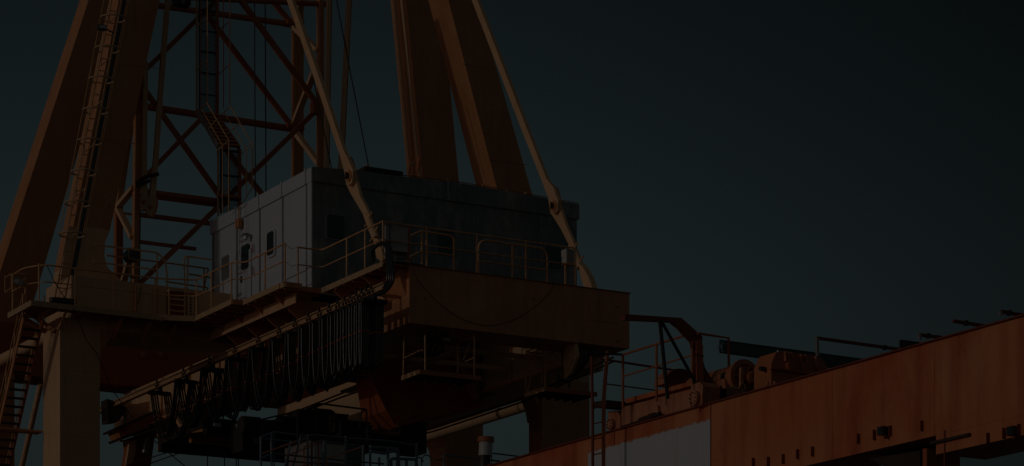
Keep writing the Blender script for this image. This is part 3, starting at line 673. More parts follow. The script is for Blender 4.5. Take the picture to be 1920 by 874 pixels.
# hanging links (idle)
hl = thing('hanging_link_pair', U(280,400,Y=10.6), 'pair of idle hanging bars joined by a kidney shaped pin plate beside the lattice tower', 'tie bar')
def flat(t, pts, Y, w, th, name, m):
    pts = [U(*p, Y=Y) for p in pts]; L, Rr = [], []
    for i, p in enumerate(pts):
        a = pts[max(0,i-1)]; b = pts[min(len(pts)-1,i+1)]; d = (b-a).normalized(); n = Vector((-d.z,0,d.x))
        L.append(p+n*w[i]); Rr.append(p-n*w[i])
    MB().prism(L+Rr[::-1], (0,th,0)).build(name, m, t)
flat(hl, [(274,115),(272,240),(271,340),(270,365)], 11.28, [.075,.08,.09,.14], .12, 'bar', M['leg'])
flat(hl, [(318,-30),(306,120),(293,300),(287,362),(284,380)], 11.28, [.075,.08,.08,.1,.14], .12, 'bar', M['leg'])
pk = [(267,362),(273,362),(279,371),(285,366),(291,368),(293,380),(290,396),(284,406),(277,402),(273,392),(265,396),(264,385),(264,370)]
kp = MB().prism([U(*p, Y=11.18) for p in pk], (0,.09,0)).build('pin_plate', M['cream'], hl)
MB().prism([U(x+4, y+1, Y=11.35) for x, y in pk], (0,.08,0)).build('pin_plate', M['crane'], hl)
for px, py in ((269,379),(282,389)):
    MB().disc(U(px,py,Y=11.18), (0,-1,0), .07, .05, 14).build('pin', M['truss'], hl)
for (a, b), lab in ((((617,-30),(611,330)), 'straight idle hanging bar close to the right column of the lattice tower'), (((655,-30),(638,330)), 'slightly leaning idle hanging bar, rightmost before the open sky')):
    t = thing('hanging_link', U(*b, Y=10.7), lab, 'tie bar', 'idle hanging bars')
    MB().beam(U(*a, Y=10.7), U(*b, Y=10.7), .12, .15, (0,1,0)).build('bar', M['leg'], t)
    MB().beam(U(a[0]+4,a[1],Y=10.8), U(b[0]+4,b[1],Y=10.8), .04, .12, (0,1,0)).build('edge_strip', M['truss'], t)

# wire ropes
for a, b, Y, lab in (((477,-30),(479,420),12.6,'left of two plumb wire ropes hanging inside the lattice tower'), ((497,-30),(499,420),12.6,'right of two plumb wire ropes hanging inside the lattice tower'),
                  ((625,-30),(693,322),6.0,'slanting wire rope ending at the roof hatch of the house'), ((570,60),(622,318),10.0,'slanting wire rope passing behind the nearer tie bar'),
                  ((263,395),(261,535),11.2,'short plumb wire rope beside the foot of the lattice tower')):
    tag(MB().tube([U(*a, Y=Y), U(*b, Y=Y)], .022, 6).build('wire_rope', M['wire']), lab, 'wire rope', 'wire ropes')

# ================================================================ rails and boxes on the tie beam
tr = thing('beam_railing', (5.5,-1.45,.49), 'handrail along the top of the tie beam in front of the dark wall', 'railing')
zb = .492
railing(tr, [(1.47,-1.47,zb-.03),(U(1079,500,Y=-1.47).x,-1.47,zb-.03)], posts=[U(x, 0, Y=-1.47)*Vector((1,1,0)) + Vector((0,0,zb)) if 0 else V(U(x,500,Y=-1.47).x, -1.47, zb) for x in (800,894,986,1079)], h=1.16)
g1_ = thing('guard_hoop', (4,-.2,zb), 'short guard hoop with corner posts beside the grey junction box', 'railing', 'guard hoops on the tie beam')
Yg = -.5
poly(g1_, [(768,443),(790,433),(851,443),(851,512)], Yg, .03); poly(g1_, [(768,482),(790,471),(851,479)], Yg, .026, 'mid_rail'); poly(g1_, [(791,434),(791,498)], Yg, .03, 'post')
g2_ = thing('guard_hoop', (7,-.2,zb), 'long round cornered guard hoop in front of the right window', 'railing', 'guard hoops on the tie beam')
poly(g2_, [(897,520),(897,449),(1026,467),(1026,535)], -1.0, .033, f=.3); poly(g2_, [(897,489),(1026,506)], -1.0, .026, 'mid_rail'); poly(g2_, [(961,459),(961,525)], -1.0, .03, 'post')
jb = thing('junction_box', U(747,475,Y=-1.2), 'large grey green junction box on the corner of the handrail', 'electrical box')
p0, p1 = U(732,421,Y=-1.35), U(767,474,Y=-1.35)
MB().box(p0.x, p1.x, -1.35, -.95, p1.z, p0.z).build('cabinet', M['boxgrey'], jb)
MB().box(p1.x-.03, p1.x+.03, -1.37, -1.352, p1.z-.02, p0.z+.02).build('hinge_strip', M['truss'], jb)
q0, q1 = U(724,418,Y=-1.38), U(730,462,Y=-1.38)
MB().box(q0.x, q1.x, -1.38, -1.2, q1.z, q0.z).build('terminal_strip', M['steel'], jb)
for k in range(6):
    c = U(745+k*4, 478, Y=-1.3); MB().tube([c+Vector((0,.1,.06)), c+Vector((0,0,-.12))], .035, 8).build('cable_gland', M['steel'], jb)
MB().box(p0.x+.1, p1.x+.4, -1.49, -.9, zb+.002, zb+.05).build('base_plate', M['grease'], jb)
for k in range(6):
    c = U(745+k*4, 481, Y=-1.3); 
MB().box(p0.x-.05,p0.x+.05,-1.3,-1.2,zb,p1.z).build('stand', M['crane'], jb); MB().box(p1.x-.05,p1.x+.05,-1.3,-1.2,zb,p1.z).build('stand', M['crane'], jb)
jb2 = thing('junction_box', U(1069,490,Y=-1.2), 'small grey junction box on a stand at the right end of the handrail', 'electrical box')
p0, p1 = U(1062,466,Y=-1.3), U(1080,493,Y=-1.3)
MB().box(p0.x, p1.x, -1.3, -1.0, p1.z, p0.z).build('cabinet', M['boxgrey'], jb2); MB().box(p0.x+.03,p1.x-.03,-1.312,-1.302,p1.z+.03,p0.z-.03).build('lid', M['steel'], jb2)
MB().box(p0.x+.02,p0.x+.07,-1.2,-1.15,zb,p1.z).build('stand', M['rail'], jb2); MB().box(p0.x,p1.x,-1.3,-1.0,p1.z-.05,p1.z-.003).build('shelf', M['rail'], jb2)
# big black cable bundle from box to festoon end
cb = thing('cable_bundle', U(720,550,X=1.3), 'thick black cables arching over the walkway handrail into the end of the festoon', 'cable bundle')
for k in range(4):
    o = k*4.2
    pts = [U(702-o*.2,488+o*.3,X=1.3), U(698+o*.3,472-o*.6,X=1.2), U(712+o*.4,459-o*.3,X=1.15), U(724+o*.5,463-o*.2,X=1.1), U(725+o*.75,490,X=1.0), U(726+o*.9,525,X=.95), U(714+o*.8,546,X=.95), U(700+o*.5,551+o*.2,X=.95)]
    sm = []
    for i in range(len(pts)-1):
        a_, b_, c_, d_ = pts[max(0,i-1)], pts[i], pts[i+1], pts[min(len(pts)-1,i+2)]
        for j in range(5):
            t = j/5; sm.append(.5*((2*b_)+(c_-a_)*t+(2*a_-5*b_+4*c_-d_)*t*t+(3*b_-a_-3*c_+d_)*t**3))
    sm.append(pts[-1]); MB().tube(sm, .04, 8).build('cable', M['black'], cb)

# ================================================================ festoon
XR = .95
fr = thing('festoon_rail', (XR,8,-.55), 'pale I section rail carrying the hanging cable loops beside the girder', 'rail')
e0, e1 = U(722,530,X=XR), U(183,767,X=XR)
MB().beam(e0, e1, .14, .035).build('top_flange', M['cream'], fr)
MB().beam(e0-Vector((0,0,.17)), e1-Vector((0,0,.17)), .14, .03).build('bottom_flange', M['crane'], fr)
MB().beam(e0-Vector((0,0,.086)), e1-Vector((0,0,.086)), .02, .135).build('web', M['cream'], fr)
for k in range(9):
    q = lerp(e0, e1, .075+k*.11); MB().box(q.x, 2.3, q.y-.04, q.y+.04, q.z+.02, q.z+.1).build('arm', M['crane'], fr)
tx = [299,349,398,445,489,528,558,583,604,622,638,651,662,673,683,692,701]
by = {299:826,349:808,398:792,445:778,489:766,528:756,558:746,583:736,604:729,622:721,638:714,651:708,662:703,673:699,683:695,692:692}
ordn = ['first','second','third','fourth','fifth','sixth','seventh','eighth','ninth','tenth','eleventh','twelfth','thirteenth','fourteenth','fifteenth','sixteenth','seventeenth']
def railpt(px):
    t = 0; lo, hi = e1.y, e0.y
    y = U(px, HY-(HY-767)+0, X=XR)  # y from pixel column only
    return V(XR, y.y, lerp(e0, e1, (y.y-e0.y)/(e1.y-e0.y)).z)
for i, px in enumerate(tx):
    q = railpt(px)
    t = thing('cable_trolley', q-Vector((0,0,.6)), f'{ordn[i]} cable trolley from the far left end of the festoon rail', 'trolley', 'trolleys on the festoon rail')
    MB().box(q.x-.05,q.x+.05,q.y-.12,q.y+.12,q.z-.36,q.z-.19).build('carriage', M['dark'], t)
    for dx in (-.09, .09):
        for dy in (-.09, .09):
            MB().disc((q.x+dx-.02,q.y+dy,q.z-.13), (1,0,0), .045, .04, 10).build('wheel', M['dark'], t)
    MB().tube([(q.x-.1,q.y,q.z-.05),(q.x-.1,q.y,q.z+.08)], .035, 8).build('buffer_pin', M['dark'], t)
    zz = q.z-.42
    for dx in (-.21, .21):
        arc = [(q.x+dx, q.y+.13*math.cos(R(a)), zz-.02+.13*math.sin(R(a))) for a in range(0, 181, 30)]
        MB().prism([V(q.x+dx-.17, p[1], p[2]) for p in arc], (.34,0,0)).build('saddle', M['dark'], t)
    MB().box(q.x-.3,q.x+.3,q.y-.03,q.y+.03,zz+.07,zz+.11).build('crossbar', M['steel'], t)
rnd = random.Random(3)
for i in range(len(tx)-1):
    pa, pb = railpt(tx[i]), railpt(tx[i+1]); mx = (tx[i]+tx[i+1])/2
    mid = railpt(mx); zbm = U(mx, by[tx[i]]-3, X=XR).z
    t = thing('cable_loop', V(XR, mid.y, zbm), f'{ordn[i]} black cable loop from the far left end of the festoon, hanging between two trolleys', 'cable loop', 'cable loops under the festoon rail')
    y0, y1 = pa.y-.10, pb.y+.10
    ztop = (pa.z+pb.z)/2-.42
    for side in (-1, 1):
        for k in range(4):
            x = XR+side*.24+(k-1.5)*.072; dz = rnd.uniform(-.04,.10)+ (.06 if side > 0 else 0); sag = ztop-zbm-dz; pts = []
            ex = rnd.uniform(2.6, 3.4) if abs(y1-y0) > .8 else rnd.uniform(3.6,4.6)
            for j in range(23):
                s = -1+2*j/22; an = s*math.pi/2; wd_ = min(1, max(0, (abs(y1-y0)-.5)/.8))
                pa_ = 1-abs(s)**2.1; sv = s*wd_+math.sin(an)*(1-wd_)
                yy = sv*(abs(y1-y0)/2); f = pa_*wd_+math.cos(an)*(1-wd_)
                pts.append(V(x+.015*math.sin(3*s+k), (y0+y1)/2-(yy if y0 > y1 else -yy), ztop-sag*f))
            MB().tube(pts, .028, 7).build('cable', M['black'], t)
    for s in (.16, .84):
        wd_ = min(1, max(0, (abs(y1-y0)-.5)/.8)); q_ = s*2-1; f = (1-abs(q_)**2.1)*wd_+math.cos(q_*math.pi/2)*(1-wd_); yy = (q_*wd_+math.sin(q_*math.pi/2)*(1-wd_))*(abs(y1-y0)/2)
        z = ztop-(ztop-zbm-.1)*f; y = (y0+y1)/2-(yy if y0 > y1 else -yy)
        MB().box(XR-.38, XR-.06, y-.05, y+.05, z-.02, z+.02).build('clamp', M['red'], t)
        MB().box(XR+.06, XR+.38, y-.05, y+.05, z-.02, z+.02).build('clamp', M['red'], t)

# ================================================================ trolley frame and machinery under girders
tf = thing('hoist_trolley', (5,13,-2.4), 'dark hoist trolley frame hanging under the girders behind the cable loops', 'trolley')
MB().box(1.8, 9.0, 15.9, 16.2, -2.45, -1.75).build('end_beam', M['grease'], tf)
MB().box(1.8, 9.0, 12.0, 12.3, -2.45, -1.9).build('end_beam', M['grease'], tf)
MB().box(1.8, 2.1, 12.31, 15.89, -2.2, -1.9).build('side_beam', M['grease'], tf)
MB().box(8.2-.2, 8.2, 12.31, 15.89, -2.45, -1.9).build('side_beam', M['grease'], tf)
MB().box(2.11, 7.99, 14, 14.2, -2.4, -2.0).build('cross_beam', M['crane'], tf)
MB().box(2.11, 7.99, 12.32, 15.88, -1.96, -1.9).build('deck_plate', M['grease'], tf)
for (a, b), Y in ((((560,770),(610,815)),6.5), (((628,778),(652,812)),6.0), (((640,790),(692,830)),5.8), (((690,800),(697,830)),5.6), (((455,790),(520,850)),8.4), (((520,800),(560,850)),8.4), (((770,793),(800,850)),5.9)):
    p, q = U(*a, Y=Y), U(*b, Y=Y)
    bx_ = MB().box(p.x, q.x, Y, Y+.9, q.z, p.z)
    bx_.box(p.x-.03, q.x+.03, Y-.03, Y+.93, p.z, p.z+.05).build('machine_casing', M['dark'], tf)
for px, py, r in ((585,790,.28),(604,786,.3),(540,800,.3),(500,810,.35),(470,800,.28),(757,800,.16)):
    c = U(px, py, Y=6.9); 
    mo = MB().tube([c+Vector((-.35,0,0)), c+Vector((.35,0,0))], r, 18).build('motor', M['dark'], tf)
    k = MB()
    for j in range(7): k.tube([c+Vector((-.3+j*.09,0,0)), c+Vector((-.27+j*.09,0,0))], r+.035, 18)
    k.build('cooling_fins', M['dark'], mo)
for px, py in ((407,797),(449,799),(500,794),(604,806)):
    c = U(px, py, Y=8.3); MB().box(c.x-.12,c.x+.12,c.y-.05,c.y,c.z-.05,c.z+.06).build('lamp_lens', M['lamp'], tf)
ty = thing('trolley_railing', U(620,800,Y=5), 'dark handrail around the trolley machinery below the sunlit girder', 'railing')
poly(ty, [(558,830),(558,775),(601,757),(688,768),(686,800)], 5.2, .03, m=M['dark'], f=.1); poly(ty, [(601,785),(688,797)], 5.2, .022, 'mid_rail', M['dark'])
poly(ty, [(593,758),(593,815)], 5.2, .028, 'post', M['dark']); poly(ty, [(675,800),(677,772),(688,768)], 5.0, .025, 'post', M['dark'])
for a, lab in (([(717,706),(696,717),(640,738),(557,771),(477,790),(380,812)],'upper of two trolley ropes sagging in front of the sunlit girder'), ([(716,716),(696,726),(640,745),(557,777),(470,800)],'lower of two trolley ropes sagging in front of the sunlit girder')):
    tag(MB().tube([U(x, y, X=5.5) for x, y in a], .028, 6).build('trolley_rope', M['wire']), lab, 'wire rope', 'trolley ropes')
for a, lab in (([(700,828),(813,803),(985,745),(1150,670)],'upper of two ropes crossing the open sky under the tie beam'), ([(700,836),(813,809),(985,752),(1150,678)],'lower of two ropes crossing the open sky under the tie beam')):
    tag(MB().tube([U(x, y, X=8.0) for x, y in a], .028, 6).build('trolley_rope', M['wire']), lab, 'wire rope', 'trolley ropes')
for px, lab in ((389,'first plumb hoist rope from the left below the trolley'), (421,'second plumb hoist rope from the left below the trolley'), (443,'third plumb hoist rope from the left below the trolley'), (447,'fourth plumb hoist rope from the left below the trolley')):
    tag(MB().tube([U(px, 845, Y=13), U(px, 1300, Y=13)], .02, 6).build('hoist_rope', M['wire']), lab, 'wire rope', 'hoist ropes')
for a, b, lab in (((252,868),(315,848),'upper slack cable below the girder end'), ((268,874),(335,850),'lower slack cable below the girder end'), ((286,824),(360,885),'cable sloping right under the trolley frame')):
    tag(MB().tube([U(*a, Y=17), U(*b, Y=16)], .02, 6).build('slack_cable', M['wire']), lab, 'cable')
# girder end buffer / hanging clamp at far left
ge = thing('girder_end_carriage', U(250,800,Y=18), 'slanted box and clamp arm hanging from the far end of the left girder', 'carriage')
MB().prism([U(*p, Y=17.8) for p in ((218,803),(300,768),(300,796),(228,823))], (0,.9,0)).build('box_beam', M['crane'], ge)
MB().prism([U(*p, Y=17.6) for p in ((216,803),(302,764),(302,768),(218,807))], (0,1.2,0)).build('top_plate', M['grease'], ge)
MB().prism([U(*p, Y=17.6) for p in ((226,820),(302,793),(302,797),(229,824))], (0,1.2,0)).build('bottom_plate', M['grease'], ge)
MB().prism([U(*p, Y=18.2) for p in ((238,762),(330,740),(330,790),(238,800))], (0,1.2,0)).build('web', M['leg'], ge)
MB().prism([U(*p, Y=18.0) for p in ((201,748),(215,752),(232,762),(238,768),(226,786),(222,790),(203,792))], (0,.6,0)).build('buffer', M['grease'], ge)
MB().prism([U(*p, Y=18.1) for p in ((240,822),(292,806),(282,878),(236,878),(242,845))], (0,.5,0)).build('arm_plate', M['red'], ge)
MB().prism([U(*p, Y=17.9) for p in ((243,828),(256,824),(254,850),(247,870),(236,872),(240,850))], (0,.15,0)).build('hook_plate', M['leg'], ge)
MB().tube([U(276,822,Y=17.9), U(271,850,Y=17.9)], .11, 12).build('cylinder', M['steel'], ge)
MB().beam(U(223,826,Y=17.9), U(244,830,Y=17.9), .1, .06).build('stop_bar', M['rail'], ge)
hp = thing('girder_bracket', U(340,760,Y=13.5), 'sunlit plate and strut framing behind the first cable loops', 'bracket')
MB().prism([U(*p, X=2.0) for p in ((310,720),(332,706),(332,722),(326,728))], (.05,0,0)).build('plate', M['leg'], hp)
MB().beam(U(303,812,X=1.9), U(300,845,X=1.9), .15, .15).build('strut', M['leg'], hp)
MB().beam(U(312,755,X=1.9), U(350,815,X=1.9), .12, .12).build('strut', M['leg'], hp)
MB().beam(U(336,812,X=1.9), U(366,762,X=1.9), .12, .12).build('strut', M['leg'], hp)
MB().beam(U(298,816,X=1.9), U(385,806,X=1.9), .15, .12).build('strut', M['crane'], hp)

# hanging maintenance platforms
def hangplat(name, corner, right, back, Y, lab, posts, rails):
    t = thing(name, U(*corner, Y=Y), lab, 'platform', 'maintenance platforms under the tie beam')
    c = U(*corner, Y=Y); r = U(*right, Z=c.z); r = V(r.x, Y, c.z); bk = U(*back, X=c.x); L = max(.6, bk.y-c.y)
    MB().box(c.x+.03, r.x-.03, Y+.03, Y+L, c.z-.04, c.z-.01).build('deck_plate', M['grease'], t)
    MB().box(c.x, r.x, Y-.02, Y+.03, c.z-.1, c.z+.03).build('edge_channel', M['truss'], t)
    MB().box(c.x-.03, c.x+.02, Y, Y+L, c.z-.1, c.z+.03).build('edge_channel', M['leg'], t)
    for k in range(6):
        x = c.x+(k+.5)*(r.x-c.x)/6; MB().box(x-.03,x+.03,Y+.04,Y+L,c.z-.12,c.z-.042).build('floor_beam', M['grease'], t)
    for (a, b, Yp) in posts: MB().tube([U(*a, Y=Yp), U(*b, Y=Yp)], .027, 6).build('post', M['rail'], t)
    for pts, Yp, Yq in rails: MB().tube([U(*p, Y=yy) for p, yy in zip(pts, Yq)], .024, 6).build('rail', M['rail'], t)
    return t
# Y of back corner for platform 1
c1 = U(787,695,Y=-1.3); yb1 = U(754,712,X=c1.x).y
hangplat('hanging_platform', (787,695), (889,712), (754,712), -1.3, 'hanging maintenance platform under the left part of the tie beam',
    [((797,628),(797,694),-1.3), ((889,632),(889,710),-1.3), ((758,628),(756,710),yb1), ((858,645),(858,700),yb1-.2)],
    [([(797,657),(788,657),(759,671)],0,(-1.3,-1.1,yb1)), ([(889,630),(860,643),(826,640)],0,(-1.3,yb1-.2,yb1-.2)), ([(889,671),(868,680)],0,(-1.3,yb1-.3)), ([(882,640),(868,676)],0,(-.8,-.6))])
c2 = U(1022,727,Y=-.6); yb2 = U(985,741,X=c2.x).y
hangplat('hanging_platform', (1022,727), (1121,737), (985,741), -.6, 'hanging maintenance platform with lit ladder frame under the right end of the tie beam',
    [((1023,640),(1022,726),-.6), ((987,658),(986,738),yb2), ((1045,646),(1036,720),.5), ((1021,645),(1016,720),.8), ((1010,645),(989,736),yb2-.1), ((1083,708),(1083,728),-.5)],
    [([(987,659),(1023,646),(1030,644)],0,(yb2,-.6,-.4)), ([(988,698),(1021,687)],0,(yb2,-.6)), ([(1028,661),(1046,663)],0,(.3,.6)), ([(1028,680),(1044,683)],0,(.3,.6)), ([(1075,708),(1112,699),(1117,697)],0,(-.5,-.9,-.6)), ([(990,660),(1056,668)],0,(.9,.9))])
# sheave and hose cluster right of platform 2
sh = thing('rope_sheave', U(1070,670,Y=.6), 'big rope sheave with dark hose bundle under the right end of the tie beam', 'sheave')
c = U(1072, 672, X=7.9)
MB().prism([U(*p, X=7.92) for p in ((1060,640),(1078,642),(1082,668),(1070,700),(1058,712),(1056,680))], (.1,0,0)).build('cheek_plate', M['leg'], sh)
MB().disc(c+Vector((.14,0,0)), (1,0,0), .40, .1, 28).build('sheave_wheel', M['grease'], sh); MB().disc(c+Vector((.01,0,0)), (-1,0,0), .12, .06, 14).build('hub', M['leg'], sh)
for k in range(6):
    o = k*4
    pts = [U(1118-o,646,Y=-.9), U(1110-o,660,Y=-.9), U(1098-o*.8,680,Y=-.8), U(1086-o*.6,697,Y=-.7), U(1074-o*.5,706,Y=-.6), U(1064-o*.4,698,Y=-.5)]
    MB().tube(fillet(pts, .3), .05, 8).build('hose', M['black'], sh)
for a, b in (((1047,704),(1046,724)), ((1068,713),(1067,727)), ((1047,712),(1070,716)), ((1090,690),(1100,672))):
    MB().tube([U(*a, Y=-.5), U(*b, Y=-.5)], .03, 6).build('frame', M['dark'], sh)
# hoses hanging under tie beam left
for k, px in enumerate((800, 812, 823, 834)):
    t_ = MB().tube(fillet([U(px+12,612,Y=-.7), U(px,640,Y=-.7), U(px-8,662,Y=-.5), U(px-20,668,Y=0)], .3), .045, 7).build('hose', M['black'])
    tag(t_, ['first','second','third','fourth'][k]+' dark hose from the left drooping beneath the tie beam over the maintenance platform', 'hose', 'hoses under the tie beam')
wl2 = thing('underbeam_floodlight', U(836,640,Y=-.6), 'small pale floodlight under the tie beam above the maintenance platform', 'lamp')
c = U(835, 638, Y=-.7); MB().box(c.x-.14,c.x+.14,c.y-.08,c.y+.08,c.z-.03,c.z+.04).build('housing', M['steel'], wl2); MB().box(c.x-.11,c.x+.11,c.y-.1,c.y-.081,c.z-.02,c.z+.03).build('lens', M['lamp'], wl2)
MB().beam(c+Vector((0,0,.04)), V(c.x, c.y, -1.2), .03, .03).build('hanger', M['dark'], wl2)

# ================================================================ blue railings and operator cab, bottom centre
cp = thing('cab_platform', U(640,890,Y=1.5), 'blue grey railed platform around the operator cab at the bottom centre', 'platform')
Yc = 1.0; bg_ = M['bluegrey']
zc = U(600, 905, Y=Yc).z
pA, pB = U(488, 905, Y=Yc), U(790, 905, Y=Yc)
MB().box(pA.x, pB.x, Yc-.5, 4.0, zc-.12, zc).build('deck_plate', bg_, cp)
for a, b, Y in (((489,820),(489,900),Yc), ((509,812),(509,900),Yc-.5), ((514,810),(514,900),Yc-.5), ((577,815),(577,900),Yc-.5), ((648,818),(648,900),Yc-.5), ((681,835),(681,900),Yc-.2), ((694,835),(694,900),Yc), ((607,826),(606,900),Yc), ((610,826),(610,900),Yc-.5), ((781,832),(781,900),Yc-.5), ((711,858),(711,900),Yc-.5), ((541,843),(536,900),Yc)):
    MB().tube([U(*a, Y=Y), U(*b, Y=Y)], .038 if a[0] != 514 else .02, 8).build('post', bg_, cp)
for pts, Y in (([(489,820),(513,810),(577,818),(584,815),(650,821),(720,826),(782,835)],Yc-.5), ([(489,822),(553,829)],Yc), ([(488,860),(513,850),(577,857),(650,864),(720,870)],Yc-.5), ([(489,858),(553,866),(610,870)],Yc), ([(600,826),(683,837),(681,835)],Yc)):
    MB().tube(fillet([U(*p, Y=Y) for p in pts], .08), .026, 8).build('rail', bg_, cp)
for a, b in (((546,827),(533,880)), ((564,818),(548,880))): MB().tube([U(*a, Y=Yc-.3), U(*b, Y=Yc-.3)], .03, 6).build('brace', bg_, cp)
pk_ = thing('access_stair_rail', U(600,880,Y=.4), 'pale pinkish sloping handrails of the stair in front of the cab platform', 'railing')
for pts in ([(493,850),(553,829)], [(535,855),(605,829)], [(570,838),(597,827),(597,880)], [(570,838),(570,900)], [(612,861),(620,858),(679,838)], [(612,861),(611,900)], [(535,880),(597,868)]):
    MB().tube([U(*p, Y=.3) for p in pts], .022, 6).build('rail', M['boomtop'], pk_)
oc = thing('operator_cab', U(640,880,Y=2), 'grey operator cab with wide dark window behind the blue grey railings', 'cab')
p, q = U(582,824,Y=2.2), U(684,900,Y=2.2)
MB().box(p.x, q.x, 2.2, 4.0, q.z, p.z).build('body', M['cab'], oc); MB().box(p.x-.12, q.x+.12, 2.05, 4.1, p.z+.002, p.z+.08).build('roof', M['dark'], oc)
a_, b_ = U(608,832,Y=2.19), U(646,870,Y=2.19); MB().box(a_.x, b_.x, 2.18, 2.198, b_.z, a_.z).build('panel', M['boxgrey'], oc)
a_, b_ = U(652,834,Y=2.19), U(680,872,Y=2.19); MB().box(a_.x, b_.x, 2.18, 2.198, b_.z, a_.z).build('window', M['glass'], oc)
MB().box(p.x+.1, p.x+.35, 2.17, 2.198, q.z, p.z-.1).build('door_frame', M['boxgrey'], oc)
# blue frames right of cab
bf = thing('blue_ladder_frame', U(735,870,Y=.5), 'blue frame with curved hoops beside the operator cab', 'frame')
for pts in ([(694,838),(745,841),(745,874)], [(694,846),(720,850),(744,844)], [(727,838),(728,900)], [(746,842),(750,900)], [(733,862),(738,860),(765,861),(780,862),(782,874)], [(733,862),(735,900)], [(762,862),(763,900)]):
    MB().tube([U(*p, Y=.4) for p in pts], .045, 8).build('bar', M['blue'], bf)
for cx, cy, r in ((800,864,.17),(786,866,.13)):
    c = U(cx, cy, Y=.4); MB().tube([c+Vector((r*math.cos(R(a)),0,r*math.sin(R(a)))) for a in range(0,181,20)]+[c+Vector((-r,0,-.6))], .022, 6).build('hoop', M['blue'], bf)
br = thing('blue_handrail', U(870,880,Y=0), 'dark blue handrail in front of the rear portal leg', 'railing')
poly(br, [(832,900),(832,853),(885,859),(938,865),(938,900)], 0, .03, m=M['bluegrey'], f=.05); poly(br, [(891,861),(891,900)], 0, .03, 'post', M['bluegrey']); poly(br, [(911,880),(930,872)], 0, .02, 'mid_rail', M['bluegrey'])
poly(br, [(924,850),(990,858)], 1.5, .022, 'mid_rail', M['dark'])
poly(br, [(813,860),(825,864),(832,858)], 0, .012, 'cable', M['wire'])
vp = thing('vent_stack', U(910,900,Y=-1), 'short grey vent stack with rust red cap at the bottom centre', 'chimney')
c0, c1_ = U(910,855,Y=-1), U(911,828,Y=-1)
MB().tube([c0, c1_], .20, 24).build('stack_pipe', M['boxgrey'], vp)
MB().tube([U(911,829,Y=-1), U(911,820,Y=-1)], .245, 24).build('cap', M['truss'], vp)
MB().tube([U(908,900,Y=-1), U(909,855,Y=-1)], .17, 20).build('base_pipe', M['dark'], vp)
MB().tube([U(922,842,Y=-1.1), U(922,900,Y=-1.1)], .02, 6).build('conduit', M['steel'], vp)

# ================================================================ boom girder (lower right)
XB, ZB = -1.63, -7.25
HB = 1.78
zb0 = ZB-HB
bo = thing('boom_girder', (XB+.6,-27,zb0), 'long rust stained orange boom girder crossing the lower right of the picture', 'girder')
MB().box(XB, XB+1.3, -48, 30, zb0, ZB).build('box_section', M['boom'], bo)
MB().box(XB-.06, XB+1.36, -48, 30, ZB+.002, ZB+.03).build('top_flange', M['rustred'], bo)
ZPT = U(1333,784,X=XB).z+.10
pm = patch_mat()
ya, yb_ = U(1333,800,X=XB).y, U(1103,860,X=XB).y
zpt0 = U(1333,784,X=XB).z
MB().box(XB-.006, XB-.001, ya, yb_, zb0+.02, zpt0+.0).build('white_patch', pm, bo)
for px in (1152, 1333):
    y = U(px, 800, X=XB).y; MB().box(XB-.012, XB-.007 if px == 1333 else XB-.008, y-.012, y+.012, zb0 if px == 1333 else zpt0-.02, ZB).build('seam', M['rustred'], bo)
# underside deeper parts
yS0, yS1 = U(1722,817,X=XB).y, -9
ye = U(1802,853,X=XB).y
MB().box(XB+.001, XB+1.2, -48, U(1755,860,X=XB).y, zb0-.36, zb0-.003).build('lower_box', M['boom'], bo)
MB().box(XB-.07, XB-.0, U(1821,808,X=XB).y, U(1748,826,X=XB).y, zb0-.16, zb0-.11).build('lower_flange', M['grease'], bo)
MB().prism([U(*p, X=XB+.2) for p in ((1630,860),(1725,845),(1725,880),(1668,880))], (.9,0,0)).build('support_block', M['grease'], bo)
MB().box(XB+.1, XB+.9, U(1730,830,X=XB).y, U(1722,830,X=XB).y, zb0-1.5, zb0-.17).build('hanger_post', M['red'], bo)
MB().box(XB-.02, XB+.02, *sorted((U(1771,850,X=XB).y, U(1773,850,X=XB).y)), zb0-1.0, zb0+.06).build('drain_pipe', M['rustred'], bo)
for px, py in ((1415,868),(1443,866),(1471,861),(1498,852),(1526,847),(1612,823),(1642,816),(1672,808),(1731,799),(1855,822),(1885,813),(1913,806)):
    c = U(px, py, X=XB)
    MB().box(XB-.07, XB-.001, c.y-.012, c.y+.012, c.z-.10, c.z+.10).build('lug', M['rustred'], bo)
for px, lab in ((1655,'small dark floodlight under the middle of the boom girder'), (1898,'small dark floodlight near the right edge of the boom girder')):
    c = U(px, 808, X=XB-.12); t = thing('floodlight', c, lab, 'lamp', 'floodlights on the boom girder')
    MB().box(c.x-.06, XB-.001, c.y-.08, c.y+.1, c.z-.08, c.z+.08).build('housing', M['dark'], t); MB().box(c.x-.07, c.x-.061, c.y-.05, c.y+.05, c.z-.05, c.z+.05).build('lens', M['glass'], t)
    MB().box(c.x-.0, XB-.001, c.y-.06, c.y-.02, c.z-.15, c.z-.081).build('bracket', M['rustred'], t)

